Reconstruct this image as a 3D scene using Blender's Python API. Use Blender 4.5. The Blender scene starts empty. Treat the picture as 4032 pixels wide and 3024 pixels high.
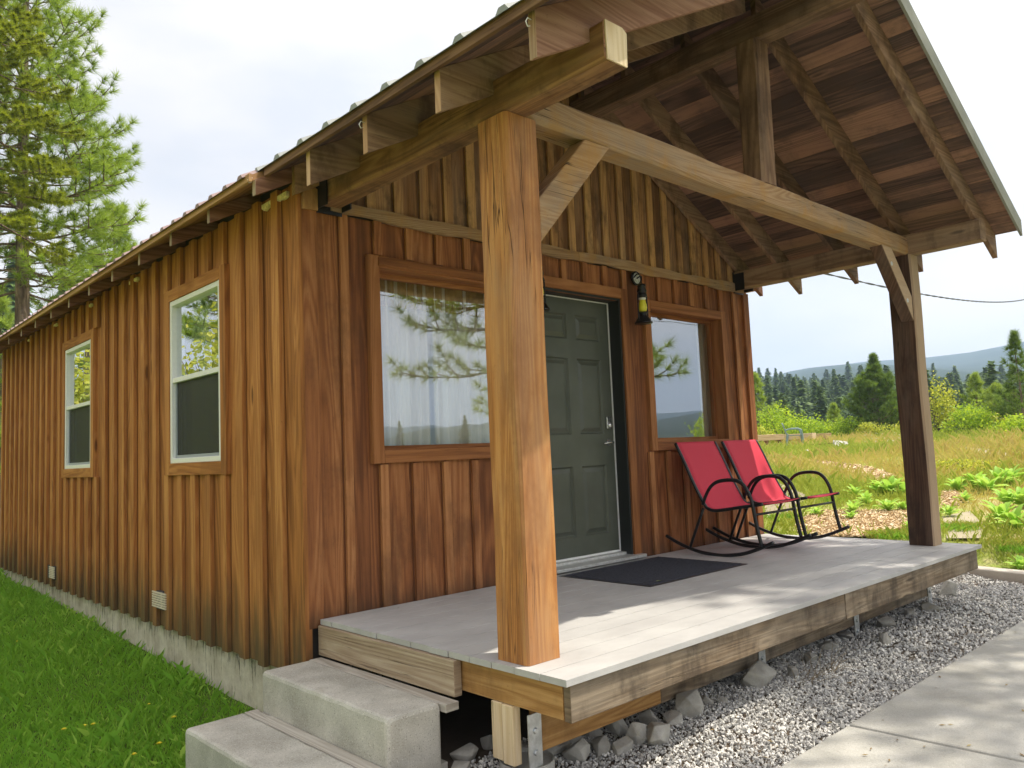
import bpy, math, random
import numpy as np
from mathutils import Vector, Matrix
R_ = math.radians
rng = np.random.default_rng(7)
random.seed(5)
SC = bpy.context.scene
COL = SC.collection

# ------------------------------------------------------------------ camera
YAW, PIT, ROL, FPX = R_(-42.892), R_(4.99), R_(-2.416), 3120.454
CAM = Vector((-2.191, -4.111, 0.881))
F = Vector((-math.sin(YAW)*math.cos(PIT), math.cos(YAW)*math.cos(PIT), math.sin(PIT)))
Rt = F.cross(Vector((0, 0, 1))).normalized()
Up = Rt.cross(F)
cR, sR = math.cos(ROL), math.sin(ROL)
RX = cR*Rt + sR*Up
UX = -sR*Rt + cR*Up
cam_d = bpy.data.cameras.new('camera')
cam = bpy.data.objects.new('camera', cam_d)
COL.objects.link(cam)
M = Matrix((RX, UX, -F)).transposed().to_4x4()
M.translation = CAM
cam.matrix_world = M
cam_d.sensor_width = 36.0
cam_d.lens = FPX/4032*36
cam_d.clip_start = 0.05
cam_d.clip_end = 12000
SC.camera = cam

# ------------------------------------------------------------------ sky and sun
SUN = Vector((1.53, -1.22, 4.0)).normalized()          # towards the sun
sun_el = math.asin(SUN.z)
world = bpy.data.worlds.new('World')
SC.world = world
world.use_nodes = True
wn = world.node_tree
wn.nodes.clear()
w_out = wn.nodes.new('ShaderNodeOutputWorld')
w_bg = wn.nodes.new('ShaderNodeBackground')
w_sky = wn.nodes.new('ShaderNodeTexSky')
w_sky.sky_type = 'NISHITA'
w_sky.sun_disc = False
w_sky.sun_elevation = sun_el
w_sky.sun_rotation = math.atan2(SUN.x, SUN.y)
w_sky.altitude = 600
w_sky.dust_density = 2.0
w_bg.inputs['Strength'].default_value = 0.15
w_tc = wn.nodes.new('ShaderNodeTexCoord')
w_map = wn.nodes.new('ShaderNodeMapping')
w_map.inputs['Scale'].default_value = (1.0, 1.0, 2.6)
w_map.inputs['Location'].default_value = (3.1, 1.2, 0.4)
w_n = wn.nodes.new('ShaderNodeTexNoise')
w_n.inputs['Scale'].default_value = 1.7
w_n.inputs['Detail'].default_value = 7
w_n.inputs['Roughness'].default_value = 0.55
w_n2 = wn.nodes.new('ShaderNodeTexNoise')
w_n2.inputs['Scale'].default_value = 2.8
w_n2.inputs['Detail'].default_value = 6
w_r = wn.nodes.new('ShaderNodeValToRGB')                # how much cloud
w_r.color_ramp.elements[0].position = 0.30
w_r.color_ramp.elements[0].color = (0.86, 0.86, 0.86, 1)
w_r.color_ramp.elements[1].position = 0.60
w_r.color_ramp.elements[1].color = (1, 1, 1, 1)
w_c = wn.nodes.new('ShaderNodeValToRGB')                # cloud brightness
w_c.color_ramp.elements[0].position = 0.33
w_c.color_ramp.elements[0].color = (3.7, 3.68, 3.8, 1)
w_c.color_ramp.elements[1].position = 0.60
w_c.color_ramp.elements[1].color = (4.95, 4.6, 4.3, 1)
w_mix = wn.nodes.new('ShaderNodeMixRGB')
L = wn.links.new
L(w_tc.outputs['Generated'], w_map.inputs['Vector'])
L(w_map.outputs[0], w_n.inputs['Vector'])
L(w_map.outputs[0], w_n2.inputs['Vector'])
L(w_n.outputs['Fac'], w_r.inputs[0])
L(w_n2.outputs['Fac'], w_c.inputs[0])
L(w_r.outputs[0], w_mix.inputs[0])
L(w_sky.outputs[0], w_mix.inputs[1])
L(w_c.outputs[0], w_mix.inputs[2])
w_dot = wn.nodes.new('ShaderNodeVectorMath'); w_dot.operation = 'DOT_PRODUCT'; w_dot.inputs[1].default_value = SUN
L(w_tc.outputs['Generated'], w_dot.inputs[0])
w_cl = wn.nodes.new('ShaderNodeMath'); w_cl.operation = 'MAXIMUM'; w_cl.inputs[1].default_value = 0.0; L(w_dot.outputs['Value'], w_cl.inputs[0])
w_pw = wn.nodes.new('ShaderNodeMath'); w_pw.operation = 'POWER'; w_pw.inputs[1].default_value = 2.5; L(w_cl.outputs[0], w_pw.inputs[0])
w_ma = wn.nodes.new('ShaderNodeMath'); w_ma.operation = 'MULTIPLY_ADD'; w_ma.inputs[1].default_value = 1.2; w_ma.inputs[2].default_value = 1.0; L(w_pw.outputs[0], w_ma.inputs[0])
w_gl = wn.nodes.new('ShaderNodeVectorMath'); w_gl.operation = 'SCALE'; L(w_mix.outputs[0], w_gl.inputs[0]); L(w_ma.outputs[0], w_gl.inputs['Scale'])
L(w_gl.outputs[0], w_bg.inputs['Color'])
L(w_bg.outputs[0], w_out.inputs[0])

sd = bpy.data.lights.new('sun', 'SUN')
sd.energy = 3.7
sd.angle = R_(0.5)
sd.color = (1.0, 0.93, 0.80)
so = bpy.data.objects.new('sun', sd)
COL.objects.link(so)
so.rotation_euler = SUN.to_track_quat('Z', 'Y').to_euler()
so.location = SUN*40
SC.view_settings.view_transform = 'Standard'
SC.view_settings.look = 'None'
SC.view_settings.exposure = 0.70
SC.view_settings.gamma = 1

# ------------------------------------------------------------------ helpers
def tag(o, label=None, cat=None, group=None, kind=None):
    if label: o['label'] = label
    if cat: o['category'] = cat
    if group: o['group'] = group
    if kind: o['kind'] = kind
    return o

def empty(name, loc, rz=0.0):
    o = bpy.data.objects.new(name, None)
    o.empty_display_size = 0.1
    COL.objects.link(o)
    o.location = loc
    o.rotation_euler = (0, 0, rz)
    return o

def wloc(o):
    v = Vector(o.location)
    while o.parent:
        o = o.parent
        v = v + Vector(o.location)
    return v

def finish(name, V, Fv, Fn, UV, RN, mats, parent=None, smooth=False, bevel=0, mi=None, local=False):
    """V (n,3) world coords, Fv flat vertex indices, Fn loop counts"""
    V = np.asarray(V, dtype=np.float32).reshape(-1, 3)
    if parent is not None and not local:
        V = V - np.array(wloc(parent), dtype=np.float32)
    me = bpy.data.meshes.new(name)
    Fv = np.asarray(Fv, dtype=np.int32); Fn = np.asarray(Fn, dtype=np.int32)
    me.vertices.add(len(V)); me.vertices.foreach_set('co', V.ravel())
    me.loops.add(len(Fv)); me.loops.foreach_set('vertex_index', Fv)
    me.polygons.add(len(Fn))
    st = np.concatenate(([0], np.cumsum(Fn)[:-1])).astype(np.int32)
    me.polygons.foreach_set('loop_start', st)
    me.polygons.foreach_set('loop_total', Fn)
    if UV is not None:
        uvl = me.uv_layers.new(name='UVMap')
        uvl.data.foreach_set('uv', np.asarray(UV, dtype=np.float32).ravel())
    if RN is not None:
        at = me.attributes.new('rnd', 'FLOAT', 'FACE')
        at.data.foreach_set('value', np.asarray(RN, dtype=np.float32))
    if mi is not None:
        me.polygons.foreach_set('material_index', np.asarray(mi, dtype=np.int32))
    me.update(calc_edges=True)
    me.validate(clean_customdata=False)
    if not isinstance(mats, (list, tuple)): mats = [mats]
    for m in mats: me.materials.append(m)
    me.polygons.foreach_set('use_smooth', np.full(len(me.polygons), bool(smooth), dtype=bool))
    o = bpy.data.objects.new(name, me)
    COL.objects.link(o)
    if parent is not None: o.parent = parent
    if bevel:
        b = o.modifiers.new('bevel', 'BEVEL'); b.width = bevel; b.segments = 2; b.limit_method = 'ANGLE'; b.angle_limit = R_(40)
    return o

class MB:
    def __init__(s): s.v=[]; s.fv=[]; s.fn=[]; s.uv=[]; s.rn=[]; s.mi=[]
    def quadbox(s, P, grain, rnd=None, mi=0):
        """P: 8 corners as [x0y0z0,x1y0z0,x1y1z0,x0y1z0, same z1]; grain: axis 0/1/2 the wood runs along"""
        if rnd is None: rnd = random.random()
        b = len(s.v); s.v += [Vector(p) for p in P]
        fs = [((0,3,2,1),(0,1)), ((4,5,6,7),(0,1)), ((0,1,5,4),(0,2)), ((1,2,6,5),(1,2)), ((2,3,7,6),(0,2)), ((3,0,4,7),(1,2))]
        off = (random.random()*50, random.random()*50)
        cs = [(0,0,0),(1,0,0),(1,1,0),(0,1,0),(0,0,1),(1,0,1),(1,1,1),(0,1,1)]
        ln = [(s.v[b+1]-s.v[b]).length, (s.v[b+3]-s.v[b]).length, (s.v[b+4]-s.v[b]).length]
        for f, ax in fs:
            s.fv += [b+i for i in f]; s.fn.append(4); s.rn.append(rnd); s.mi.append(mi)
            if grain in ax: a, c = grain, (ax[0] if ax[1] == grain else ax[1]); k = 1.0
            else: a, c = ax; k = 1.0
            for i in f: s.uv.append((cs[i][a]*ln[a]*k+off[0], cs[i][c]*ln[c]+off[1]+(0.37 if f[0]%2 else 0)))
    def box(s, x0, x1, y0, y1, z0, z1, grain=None, rnd=None, mi=0):
        if grain is None:
            d = (abs(x1-x0), abs(y1-y0), abs(z1-z0)); grain = d.index(max(d))
        s.quadbox([(x0,y0,z0),(x1,y0,z0),(x1,y1,z0),(x0,y1,z0),(x0,y0,z1),(x1,y0,z1),(x1,y1,z1),(x0,y1,z1)], grain, rnd, mi)
        return s
    def beam(s, p0, p1, w, h, up=(0,0,1), rnd=None, mi=0):
        """bar from p0 to p1, w across, h along up; grain runs along it"""
        p0, p1 = Vector(p0), Vector(p1); d = (p1-p0).normalized(); up = Vector(up)
        sd_ = d.cross(up).normalized()*w/2; u = sd_.normalized().cross(d).normalized()*h/2
        P = [p0-sd_-u, p1-sd_-u, p1+sd_-u, p0+sd_-u, p0-sd_+u, p1-sd_+u, p1+sd_+u, p0+sd_+u]
        s.quadbox([P[0],P[1],P[2],P[3],P[4],P[5],P[6],P[7]], 0, rnd, mi)
        return s
    def timber(s, p0, p1, w, h, up=(0,0,1), seg=14, jit=.004, ch=.012, wane=0.0, rnd=None):
        """hewn beam: chamfered section, slight wander and waney edges"""
        p0, p1 = Vector(p0), Vector(p1); d = (p1-p0); Ln = d.length; d.normalize(); up = Vector(up)
        sx = d.cross(up).normalized(); uz = sx.cross(d).normalized()
        if rnd is None: rnd = random.random()
        hw, hh = w/2, h/2; b = len(s.v); off = (random.random()*50, random.random()*50)
        rp_ = random.Random(int(Ln*1000)+seg); ph = [rp_.random()*6 for _ in range(6)]
        vv = [0, w-2*ch, w-2*ch+1.4*ch, w+h-4*ch+1.4*ch, w+h-4*ch+2.8*ch, 2*w+h-6*ch+2.8*ch, 2*w+h-6*ch+4.2*ch, 2*w+2*h-8*ch+4.2*ch, 2*w+2*h-8*ch+5.6*ch]
        for i in range(seg+1):
            t = i/seg; c = p0+d*Ln*t
            jw = wane*(.5+.5*math.sin(t*Ln*5.1+ph[0]))*(.6+.4*math.sin(t*Ln*11+ph[1]))
            jb = wane*.6*(.5+.5*math.sin(t*Ln*4.3+ph[2]))
            jx = jit*math.sin(t*Ln*3.7+ph[3]); jz = jit*math.sin(t*Ln*4.9+ph[4])
            c1 = ch+max(0, jw); c2 = ch+max(0, jb)
            sec = [(-hw+c2, -hh), (hw-c2, -hh), (hw, -hh+c2), (hw-jw*.3, hh-c1), (hw-c1, hh), (-hw+ch, hh), (-hw, hh-ch), (-hw, -hh+c2)]
            for a, e in sec: s.v.append(c+sx*(a+jx)+uz*(e+jz))
        for i in range(seg):
            for k in range(8):
                k2 = (k+1) % 8
                s.fv += [b+i*8+k, b+i*8+k2, b+(i+1)*8+k2, b+(i+1)*8+k]; s.fn.append(4); s.rn.append(rnd); s.mi.append(0)
                u0, u1 = Ln*i/seg+off[0], Ln*(i+1)/seg+off[0]
                s.uv += [(u0, vv[k]+off[1]), (u0, vv[k+1]+off[1]), (u1, vv[k+1]+off[1]), (u1, vv[k]+off[1])]
        for base, rev in ((b, True), (b+seg*8, False)):
            idx = [base+k for k in range(8)]
            if rev: idx = idx[::-1]
            s.fv += idx; s.fn.append(8); s.rn.append(rnd); s.mi.append(0)
            s.uv += [(s.v[q].dot(sx)*.6+off[0]+9, s.v[q].dot(uz)+off[1]) for q in idx]
        return s
    def prism(s, poly, axis, a0, a1, rnd=None, grain='z', mi=0):
        """polygon (list of 2D) extruded along axis 0/1/2 from a0 to a1. other axes in order"""
        if rnd is None: rnd = random.random()
        def P(q, a):
            l = list(q); l.insert(axis, a); return Vector(l)
        n = len(poly); b = len(s.v)
        s.v += [P(q, a0) for q in poly]+[P(q, a1) for q in poly]
        off = (random.random()*50, random.random()*50)
        def U(v): 
            o = [v.x, v.y, v.z]
            if grain == 'z': return (o[2]+off[0], o[0]+o[1]+off[1])
            if grain == 'x': return (o[0]+off[0], o[1]+o[2]+off[1])
            return (o[1]+off[0], o[0]+o[2]+off[1])
        def add(idx):
            s.fv += idx; s.fn.append(len(idx)); s.rn.append(rnd); s.mi.append(mi)
            s.uv += [U(s.v[i]) for i in idx]
        area = sum(poly[i][0]*poly[(i+1)%n][1]-poly[(i+1)%n][0]*poly[i][1] for i in range(n))
        fl = (area > 0) ^ (axis == 1) ^ (a1 < a0)
        A = [b+i for i in range(n)]; B = [b+n+i for i in range(n)]
        add(A[::-1] if fl else A); add(B if fl else B[::-1])
        for i in range(n):
            j = (i+1) % n
            q = [b+i, b+j, b+n+j, b+n+i]
            add(q if fl else q[::-1])
        return s
    def tube(s, pts, r, n=8, closed=False, rnd=0.5, flat=1.0, caps=True):
        pts = [Vector(p) for p in pts]; m = len(pts); b = len(s.v)
        rr = r if isinstance(r, (list, tuple)) else [r]*m
        up = Vector((0.13, 0.21, 1)).normalized(); prev = None
        for i, p in enumerate(pts):
            if closed: t = (pts[(i+1)%m]-pts[i-1])
            else: t = pts[min(i+1, m-1)]-pts[max(i-1, 0)]
            t.normalize()
            if prev is None:
                a = t.cross(up)
                if a.length < .1: a = t.cross(Vector((1, 0, 0)))
            else: a = prev - t*prev.dot(t)
            a.normalize(); prev = a.copy(); c = t.cross(a)
            for k in range(n):
                th = 2*math.pi*k/n
                s.v.append(p+a*math.cos(th)*rr[i]+c*math.sin(th)*rr[i]*flat)
        mm = m if closed else m-1; Ln = 0
        for i in range(mm):
            j = (i+1) % m; l2 = Ln+(pts[j]-pts[i]).length
            for k in range(n):
                k2 = (k+1) % n
                s.fv += [b+i*n+k, b+j*n+k, b+j*n+k2, b+i*n+k2]; s.fn.append(4); s.rn.append(rnd); s.mi.append(0)
                s.uv += [(Ln, k*.05), (l2, k*.05), (l2, k*.05+.05), (Ln, k*.05+.05)]
            Ln = l2
        if not closed and caps:
            for base, rev in ((b, False), (b+(m-1)*n, True)):
                idx = [base+k for k in range(n)]
                if rev: idx = idx[::-1]
                s.fv += idx; s.fn.append(n); s.rn.append(rnd); s.mi.append(0); s.uv += [(0, 0)]*n
        return s
    def lathe(s, prof, c, n=20, rnd=.5, axis=None):
        """prof: (r,z) pairs, about a vertical line through c"""
        c = Vector(c); b = len(s.v)
        for r, z in prof:
            for k in range(n):
                th = 2*math.pi*k/n
                q = Vector((r*math.cos(th), r*math.sin(th), z))
                if axis == 'y': q = Vector((q.x, -q.z, q.y))
                s.v.append(c+q)
        for i in range(len(prof)-1):
            for k in range(n):
                k2 = (k+1) % n
                s.fv += [b+i*n+k, b+i*n+k2, b+(i+1)*n+k2, b+(i+1)*n+k]; s.fn.append(4); s.rn.append(rnd); s.mi.append(0)
                s.uv += [(i*.02, k*.02), (i*.02, k*.02+.02), (i*.02+.02, k*.02+.02), (i*.02+.02, k*.02)]
        for i0, rev in ((0, True), (len(prof)-1, False)):
            if prof[i0][0] > 1e-4:
                idx = [b+i0*n+k for k in range(n)]
                if rev: idx = idx[::-1]
                s.fv += idx; s.fn.append(n); s.rn.append(rnd); s.mi.append(0); s.uv += [(0, 0)]*n
        return s
    def build(s, name, mats, parent=None, smooth=False, bevel=0):
        return finish(name, [tuple(v) for v in s.v], s.fv, s.fn, s.uv, s.rn, mats, parent, smooth, bevel, s.mi)

def tris(name, T, RN, mat, parent=None, nv=3, local=False, smooth=False):
    """T (n, nv, 3) loose polygons"""
    n = len(T)
    return finish(name, T.reshape(-1, 3), np.arange(n*nv), np.full(n, nv), None, RN, mat, parent, local=local, smooth=smooth)

# ------------------------------------------------------------------ materials
class NT:
    def __init__(s, name):
        s.m = bpy.data.materials.new(name); s.m.use_nodes = True
        s.t = s.m.node_tree; s.t.nodes.clear()
        s.out = s.t.nodes.new('ShaderNodeOutputMaterial')
    def n(s, typ, **kw):
        o = s.t.nodes.new(typ)
        for k, v in kw.items():
            if k in o.inputs: o.inputs[k].default_value = v
            else: setattr(o, k, v)
        return o
    def l(s, a, b): s.t.links.new(a, b)
    def inp(s, node, key, val):
        if hasattr(val, 'is_linked') or hasattr(val, 'links'): s.l(val, node.inputs[key])
        else: node.inputs[key].default_value = val
    def math(s, op, a, b=0.0, c=None):
        m = s.n('ShaderNodeMath', operation=op); s.inp(m, 0, a); s.inp(m, 1, b)
        if c is not None: s.inp(m, 2, c)
        return m.outputs[0]
    def noise(s, vec, scale, detail=4, rough=.55, dist=0.0):
        m = s.n('ShaderNodeTexNoise'); s.l(vec, m.inputs['Vector'])
        m.inputs['Scale'].default_value = scale; m.inputs['Detail'].default_value = detail
        m.inputs['Roughness'].default_value = rough; m.inputs['Distortion'].default_value = dist
        return m.outputs['Fac']
    def map(s, vec, scale=(1,1,1), loc=(0,0,0)):
        m = s.n('ShaderNodeMapping'); s.l(vec, m.inputs['Vector']); m.inputs['Scale'].default_value = scale
        m.inputs['Location'].default_value = loc
        return m.outputs[0]
    def ramp(s, f, stops):
        r = s.n('ShaderNodeValToRGB'); s.inp(r, 0, f); e = r.color_ramp.elements
        while len(e) < len(stops): e.new(0.5)
        for q, (p, c) in zip(e, stops):
            q.position = p; q.color = tuple(c)+(1,) if len(c) == 3 else c
        return r.outputs[0]
    def rampf(s, f, a, b): 
        r = s.n('ShaderNodeMapRange', interpolation_type='SMOOTHSTEP'); s.inp(r, 'Value', f)
        r.inputs['From Min'].default_value = a; r.inputs['From Max'].default_value = b
        return r.outputs[0]
    def mix(s, f, a, b, mode='MIX'):
        m = s.n('ShaderNodeMixRGB', blend_type=mode); s.inp(m, 0, f)
        for k, v in ((1, a), (2, b)):
            if isinstance(v, (tuple, list)): m.inputs[k].default_value = tuple(v)+(1,) if len(v) == 3 else v
            else: s.l(v, m.inputs[k])
        return m.outputs[0]
    def bump(s, h, strength=.3, dist=.01, nrm=None):
        b = s.n('ShaderNodeBump'); s.l(h, b.inputs['Height']); b.inputs['Strength'].default_value = strength
        b.inputs['Distance'].default_value = dist
        if nrm is not None: s.l(nrm, b.inputs['Normal'])
        return b.outputs[0]
    def pbr(s, color, rough=.6, metal=0.0, spec=.4, normal=None, **kw):
        p = s.n('ShaderNodeBsdfPrincipled')
        if isinstance(color, (tuple, list)): p.inputs['Base Color'].default_value = tuple(color)+(1,)
        else: s.l(color, p.inputs['Base Color'])
        s.inp(p, 'Roughness', rough); p.inputs['Metallic'].default_value = metal
        p.inputs['Specular IOR Level'].default_value = spec
        if normal is not None: s.l(normal, p.inputs['Normal'])
        s.l(p.outputs[0], s.out.inputs[0])
        return p

def wood(name, dark, mid, light, ring=38.0, rough=.72, blotch=None, blotch_amt=.5, blotch_scale=1.3, knots=.5, base_z=None, vary=.35, spec=.25, grey=None, grey_amt=0.0, crack=.6, bmp=.35):
    t = NT(name)
    uv = t.n('ShaderNodeUVMap'); uv.uv_map = 'UVMap'; U = uv.outputs[0]
    at = t.n('ShaderNodeAttribute', attribute_name='rnd').outputs['Fac']
    geo = t.n('ShaderNodeNewGeometry').outputs['Position']
    a = t.noise(t.map(U, (.50, 17, 1)), 1.0, 6, .72, .25)
    big = t.noise(t.map(U, (.35, 4.6, 1)), 1.0, 2, .5, .6)
    rg = t.math('SINE', t.math('MULTIPLY', big, ring*2.2))
    rg = t.math('MULTIPLY_ADD', rg, .5, .5)
    fib = t.noise(t.map(U, (5, 160, 1)), 1.0, 3, .6)
    f = t.math('ADD', t.math('MULTIPLY', a, .58), t.math('MULTIPLY', rg, .15))
    f = t.math('ADD', f, t.math('MULTIPLY', fib, .28))
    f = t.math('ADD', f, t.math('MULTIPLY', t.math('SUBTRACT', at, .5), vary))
    col = t.ramp(f, [(.28, dark), (.49, mid), (.71, light)])
    spk = t.noise(t.map(U, (22, 60, 1)), 1.0, 3, .8)
    col = t.mix(t.math('MULTIPLY', t.rampf(spk, .60, .72), .35), col, tuple(c*.5 for c in dark))
    # knots
    vk = t.n('ShaderNodeTexVoronoi'); t.l(t.map(U, (1.6, 7.5, 1)), vk.inputs['Vector']); vk.inputs['Scale'].default_value = 1.0
    vk.inputs['Randomness'].default_value = 1.0
    kr = t.n('ShaderNodeSeparateColor'); t.l(vk.outputs['Color'], kr.inputs[0])
    ksel = t.rampf(kr.outputs[0], 1-knots*.5, 1-knots*.5+.02)
    kd = t.rampf(vk.outputs['Distance'], .13, .05)
    kn = t.math('MULTIPLY', kd, ksel)
    kring = t.math('MULTIPLY', t.math('MULTIPLY', t.rampf(vk.outputs['Distance'], .24, .17), t.rampf(vk.outputs['Distance'], .10, .15)), ksel)
    col = t.mix(t.math('MULTIPLY', kring, .45), col, light)
    col = t.mix(t.math('MULTIPLY', kn, .75), col, tuple(c*.35 for c in dark))
    if grey is not None:
        g = t.rampf(t.noise(t.map(U, (.7, 3.5, 1), (7, 3, 0)), 1.0, 5, .65), .42, .64)
        col = t.mix(t.math('MULTIPLY', g, grey_amt), col, grey)
    if blotch is not None:
        bn = t.noise(t.map(geo, (1, 1, .55)), blotch_scale*2.2, 6, .68)
        bf = t.rampf(bn, .46, .68)
        col = t.mix(t.math('MULTIPLY', bf, blotch_amt), col, blotch)
    if base_z is not None:
        z0, z1, cc, am = base_z
        sx = t.n('ShaderNodeSeparateXYZ'); t.l(geo, sx.inputs[0])
        wob = t.math('MULTIPLY', t.math('SUBTRACT', t.noise(t.map(geo, (9, 9, 1.2)), 1.0, 5, .7), .5), (z1-z0)*1.6)
        bf = t.rampf(t.math('ADD', sx.outputs[2], wob), z1, z0)
        col = t.mix(t.math('MULTIPLY', bf, am), col, cc)
    # drying cracks
    ck = t.noise(t.map(U, (.55, 22, 1), (3, 9, 0)), 1.0, 3, .5, .4)
    cf = t.math('MULTIPLY', t.rampf(t.math('ABSOLUTE', t.math('SUBTRACT', ck, .5)), .010, .0), crack*.95)
    ckm = t.rampf(t.noise(t.map(U, (.8, 2.5, 1), (1, 5, 0)), 1.0, 2), .5, .6)
    cf = t.math('MULTIPLY', cf, ckm)
    col = t.mix(cf, col, tuple(c*.22 for c in dark))
    h = t.math('ADD', t.math('MULTIPLY', fib, .5), t.math('MULTIPLY', a, .5))
    h = t.math('SUBTRACT', h, t.math('MULTIPLY', cf, 2.0))
    h = t.math('SUBTRACT', h, t.math('MULTIPLY', kn, .4))
    rr = t.math('MULTIPLY_ADD', fib, .2, rough-.1)
    t.pbr(col, rr, spec=spec, normal=t.bump(h, bmp, .006))
    return t.m

def simple(name, col, rough=.5, metal=0.0, spec=.5, nz=0.0, nscale=40, bump=0.0, var=None):
    t = NT(name)
    geo = t.n('ShaderNodeTexCoord').outputs['Object']
    c = col; nrm = None
    if nz or bump or var:
        f = t.noise(geo, nscale, 5, .6)
        c = t.mix(t.rampf(f, .3, .7), tuple(x*(1-nz) for x in col), var if var else tuple(min(1, x*(1+nz)) for x in col))
        if bump: nrm = t.bump(f, bump, .004)
    t.pbr(c, rough, metal, spec, nrm)
    return t.m

def concrete(name, c0, c1, speck=.5, scale=1.0, stain=None):
    t = NT(name)
    g = t.n('ShaderNodeNewGeometry').outputs['Position']
    f = t.noise(g, 3*scale, 6, .6); f2 = t.noise(g, 160*scale, 3, .7); f3 = t.noise(g, 55*scale, 4, .6)
    c = t.mix(t.rampf(f, .3, .7), c0, c1)
    c = t.mix(t.math('MULTIPLY', t.rampf(f2, .56, .72), speck), c, tuple(x*.38 for x in c0))
    c = t.mix(t.math('MULTIPLY', t.rampf(f2, .42, .28), speck*.8), c, tuple(min(1, x*1.5) for x in c1))
    if stain:
        c = t.mix(t.math('MULTIPLY', t.rampf(t.noise(g, 1.6, 6, .65), .5, .72), .55), c, stain)
    h = t.math('ADD', t.math('MULTIPLY', f2, .6), f3)
    t.pbr(c, .88, spec=.2, normal=t.bump(h, .45, .004))
    return t.m

def leafmat(name, c0, c1, c2, trans=.35, rough=.55, spec=.3):
    t = NT(name)
    at = t.n('ShaderNodeAttribute', attribute_name='rnd').outputs['Fac']
    c = t.ramp(at, [(0.0, c0), (.5, c1), (1.0, c2)])
    p = t.pbr(c, rough, spec=spec)
    tr = t.n('ShaderNodeBsdfTranslucent'); t.l(t.mix(.5, c, (c2[0]*1.2, c2[1]*1.2, c2[2]*.7)), tr.inputs[0])
    mx = t.n('ShaderNodeMixShader'); mx.inputs[0].default_value = trans
    t.l(p.outputs[0], mx.inputs[1]); t.l(tr.outputs[0], mx.inputs[2]); t.l(mx.outputs[0], t.out.inputs[0])
    return t.m

def glass(name, refl=.3, tint=(.97, .98, .975)):
    t = NT(name)
    fr = t.n('ShaderNodeFresnel'); fr.inputs[0].default_value = 1.5
    fc = t.math('ADD', t.math('MULTIPLY', fr.outputs[0], 1.6), refl)
    bf = t.n('ShaderNodeNewGeometry').outputs['Backfacing']
    fc = t.math('MULTIPLY', t.math('MINIMUM', fc, .95), t.math('SUBTRACT', 1.0, bf))
    gl = t.n('ShaderNodeBsdfGlossy'); gl.inputs['Roughness'].default_value = .0; gl.inputs[0].default_value = (.93, .96, 1, 1)
    g = t.n('ShaderNodeNewGeometry').outputs['Position']
    t.l(t.bump(t.noise(g, 1.7, 2), .06, .02), gl.inputs['Normal'])
    tr = t.n('ShaderNodeBsdfTransparent'); tr.inputs[0].default_value = tint+(1,)
    mx = t.n('ShaderNodeMixShader'); t.l(fc, mx.inputs[0]); t.l(tr.outputs[0], mx.inputs[1]); t.l(gl.outputs[0], mx.inputs[2])
    t.l(mx.outputs[0], t.out.inputs[0])
    return t.m

SAGE = (.055, .060, .035)
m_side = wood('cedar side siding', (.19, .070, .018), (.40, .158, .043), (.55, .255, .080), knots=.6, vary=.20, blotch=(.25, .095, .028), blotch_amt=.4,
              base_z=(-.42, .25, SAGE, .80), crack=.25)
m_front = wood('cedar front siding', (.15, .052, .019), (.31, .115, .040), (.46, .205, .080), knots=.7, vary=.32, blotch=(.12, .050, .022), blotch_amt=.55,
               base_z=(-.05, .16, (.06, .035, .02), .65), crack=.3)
m_gable = wood('weathered gable boards', (.17, .078, .030), (.38, .19, .070), (.60, .34, .13), knots=.6, vary=.55, blotch=(.060, .038, .020), blotch_amt=.65, blotch_scale=2.0, grey=(.33, .24, .16), grey_amt=.35)
m_trim = wood('brown trim board', (.17, .060, .020), (.30, .115, .038), (.42, .185, .070), knots=.15, vary=.2, crack=.2, blotch=(.2, .08, .03), blotch_amt=.3)
m_post = wood('honey timber', (.24, .088, .024), (.45, .188, .055), (.61, .31, .110), ring=60, knots=.6, vary=.12, blotch=(.24, .10, .04), blotch_amt=.6, grey=(.36, .22, .125), grey_amt=.5, crack=1.0, bmp=.6, rough=.6)
m_beam = wood('weathered eave beam', (0.096, 0.038, 0.018), (0.200, 0.092, 0.042), (0.352, 0.188, 0.084), ring=55, knots=.35, vary=.2, blotch=(0.056, 0.029, 0.019), blotch_amt=.7, blotch_scale=1.6, grey=(0.192, 0.136, 0.100), grey_amt=.4, crack=1.0, bmp=.5)
m_tie = wood('silvered tie beam', (0.152, 0.076, 0.034), (0.304, 0.180, 0.092), (0.448, 0.296, 0.168), ring=70, knots=.5, vary=.2, blotch=(0.400, 0.208, 0.056), blotch_amt=.7, blotch_scale=1.7, grey=(0.240, 0.188, 0.140), grey_amt=.6, crack=1.0, bmp=.6)
m_dark = wood('dark far post', (.045, .022, .014), (.095, .05, .03), (.17, .10, .06), ring=60, knots=.3, vary=.2, blotch=(.03, .017, .012), blotch_amt=.7, grey=(.17, .13, .10), grey_amt=.4, crack=.8, bmp=.5)
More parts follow.
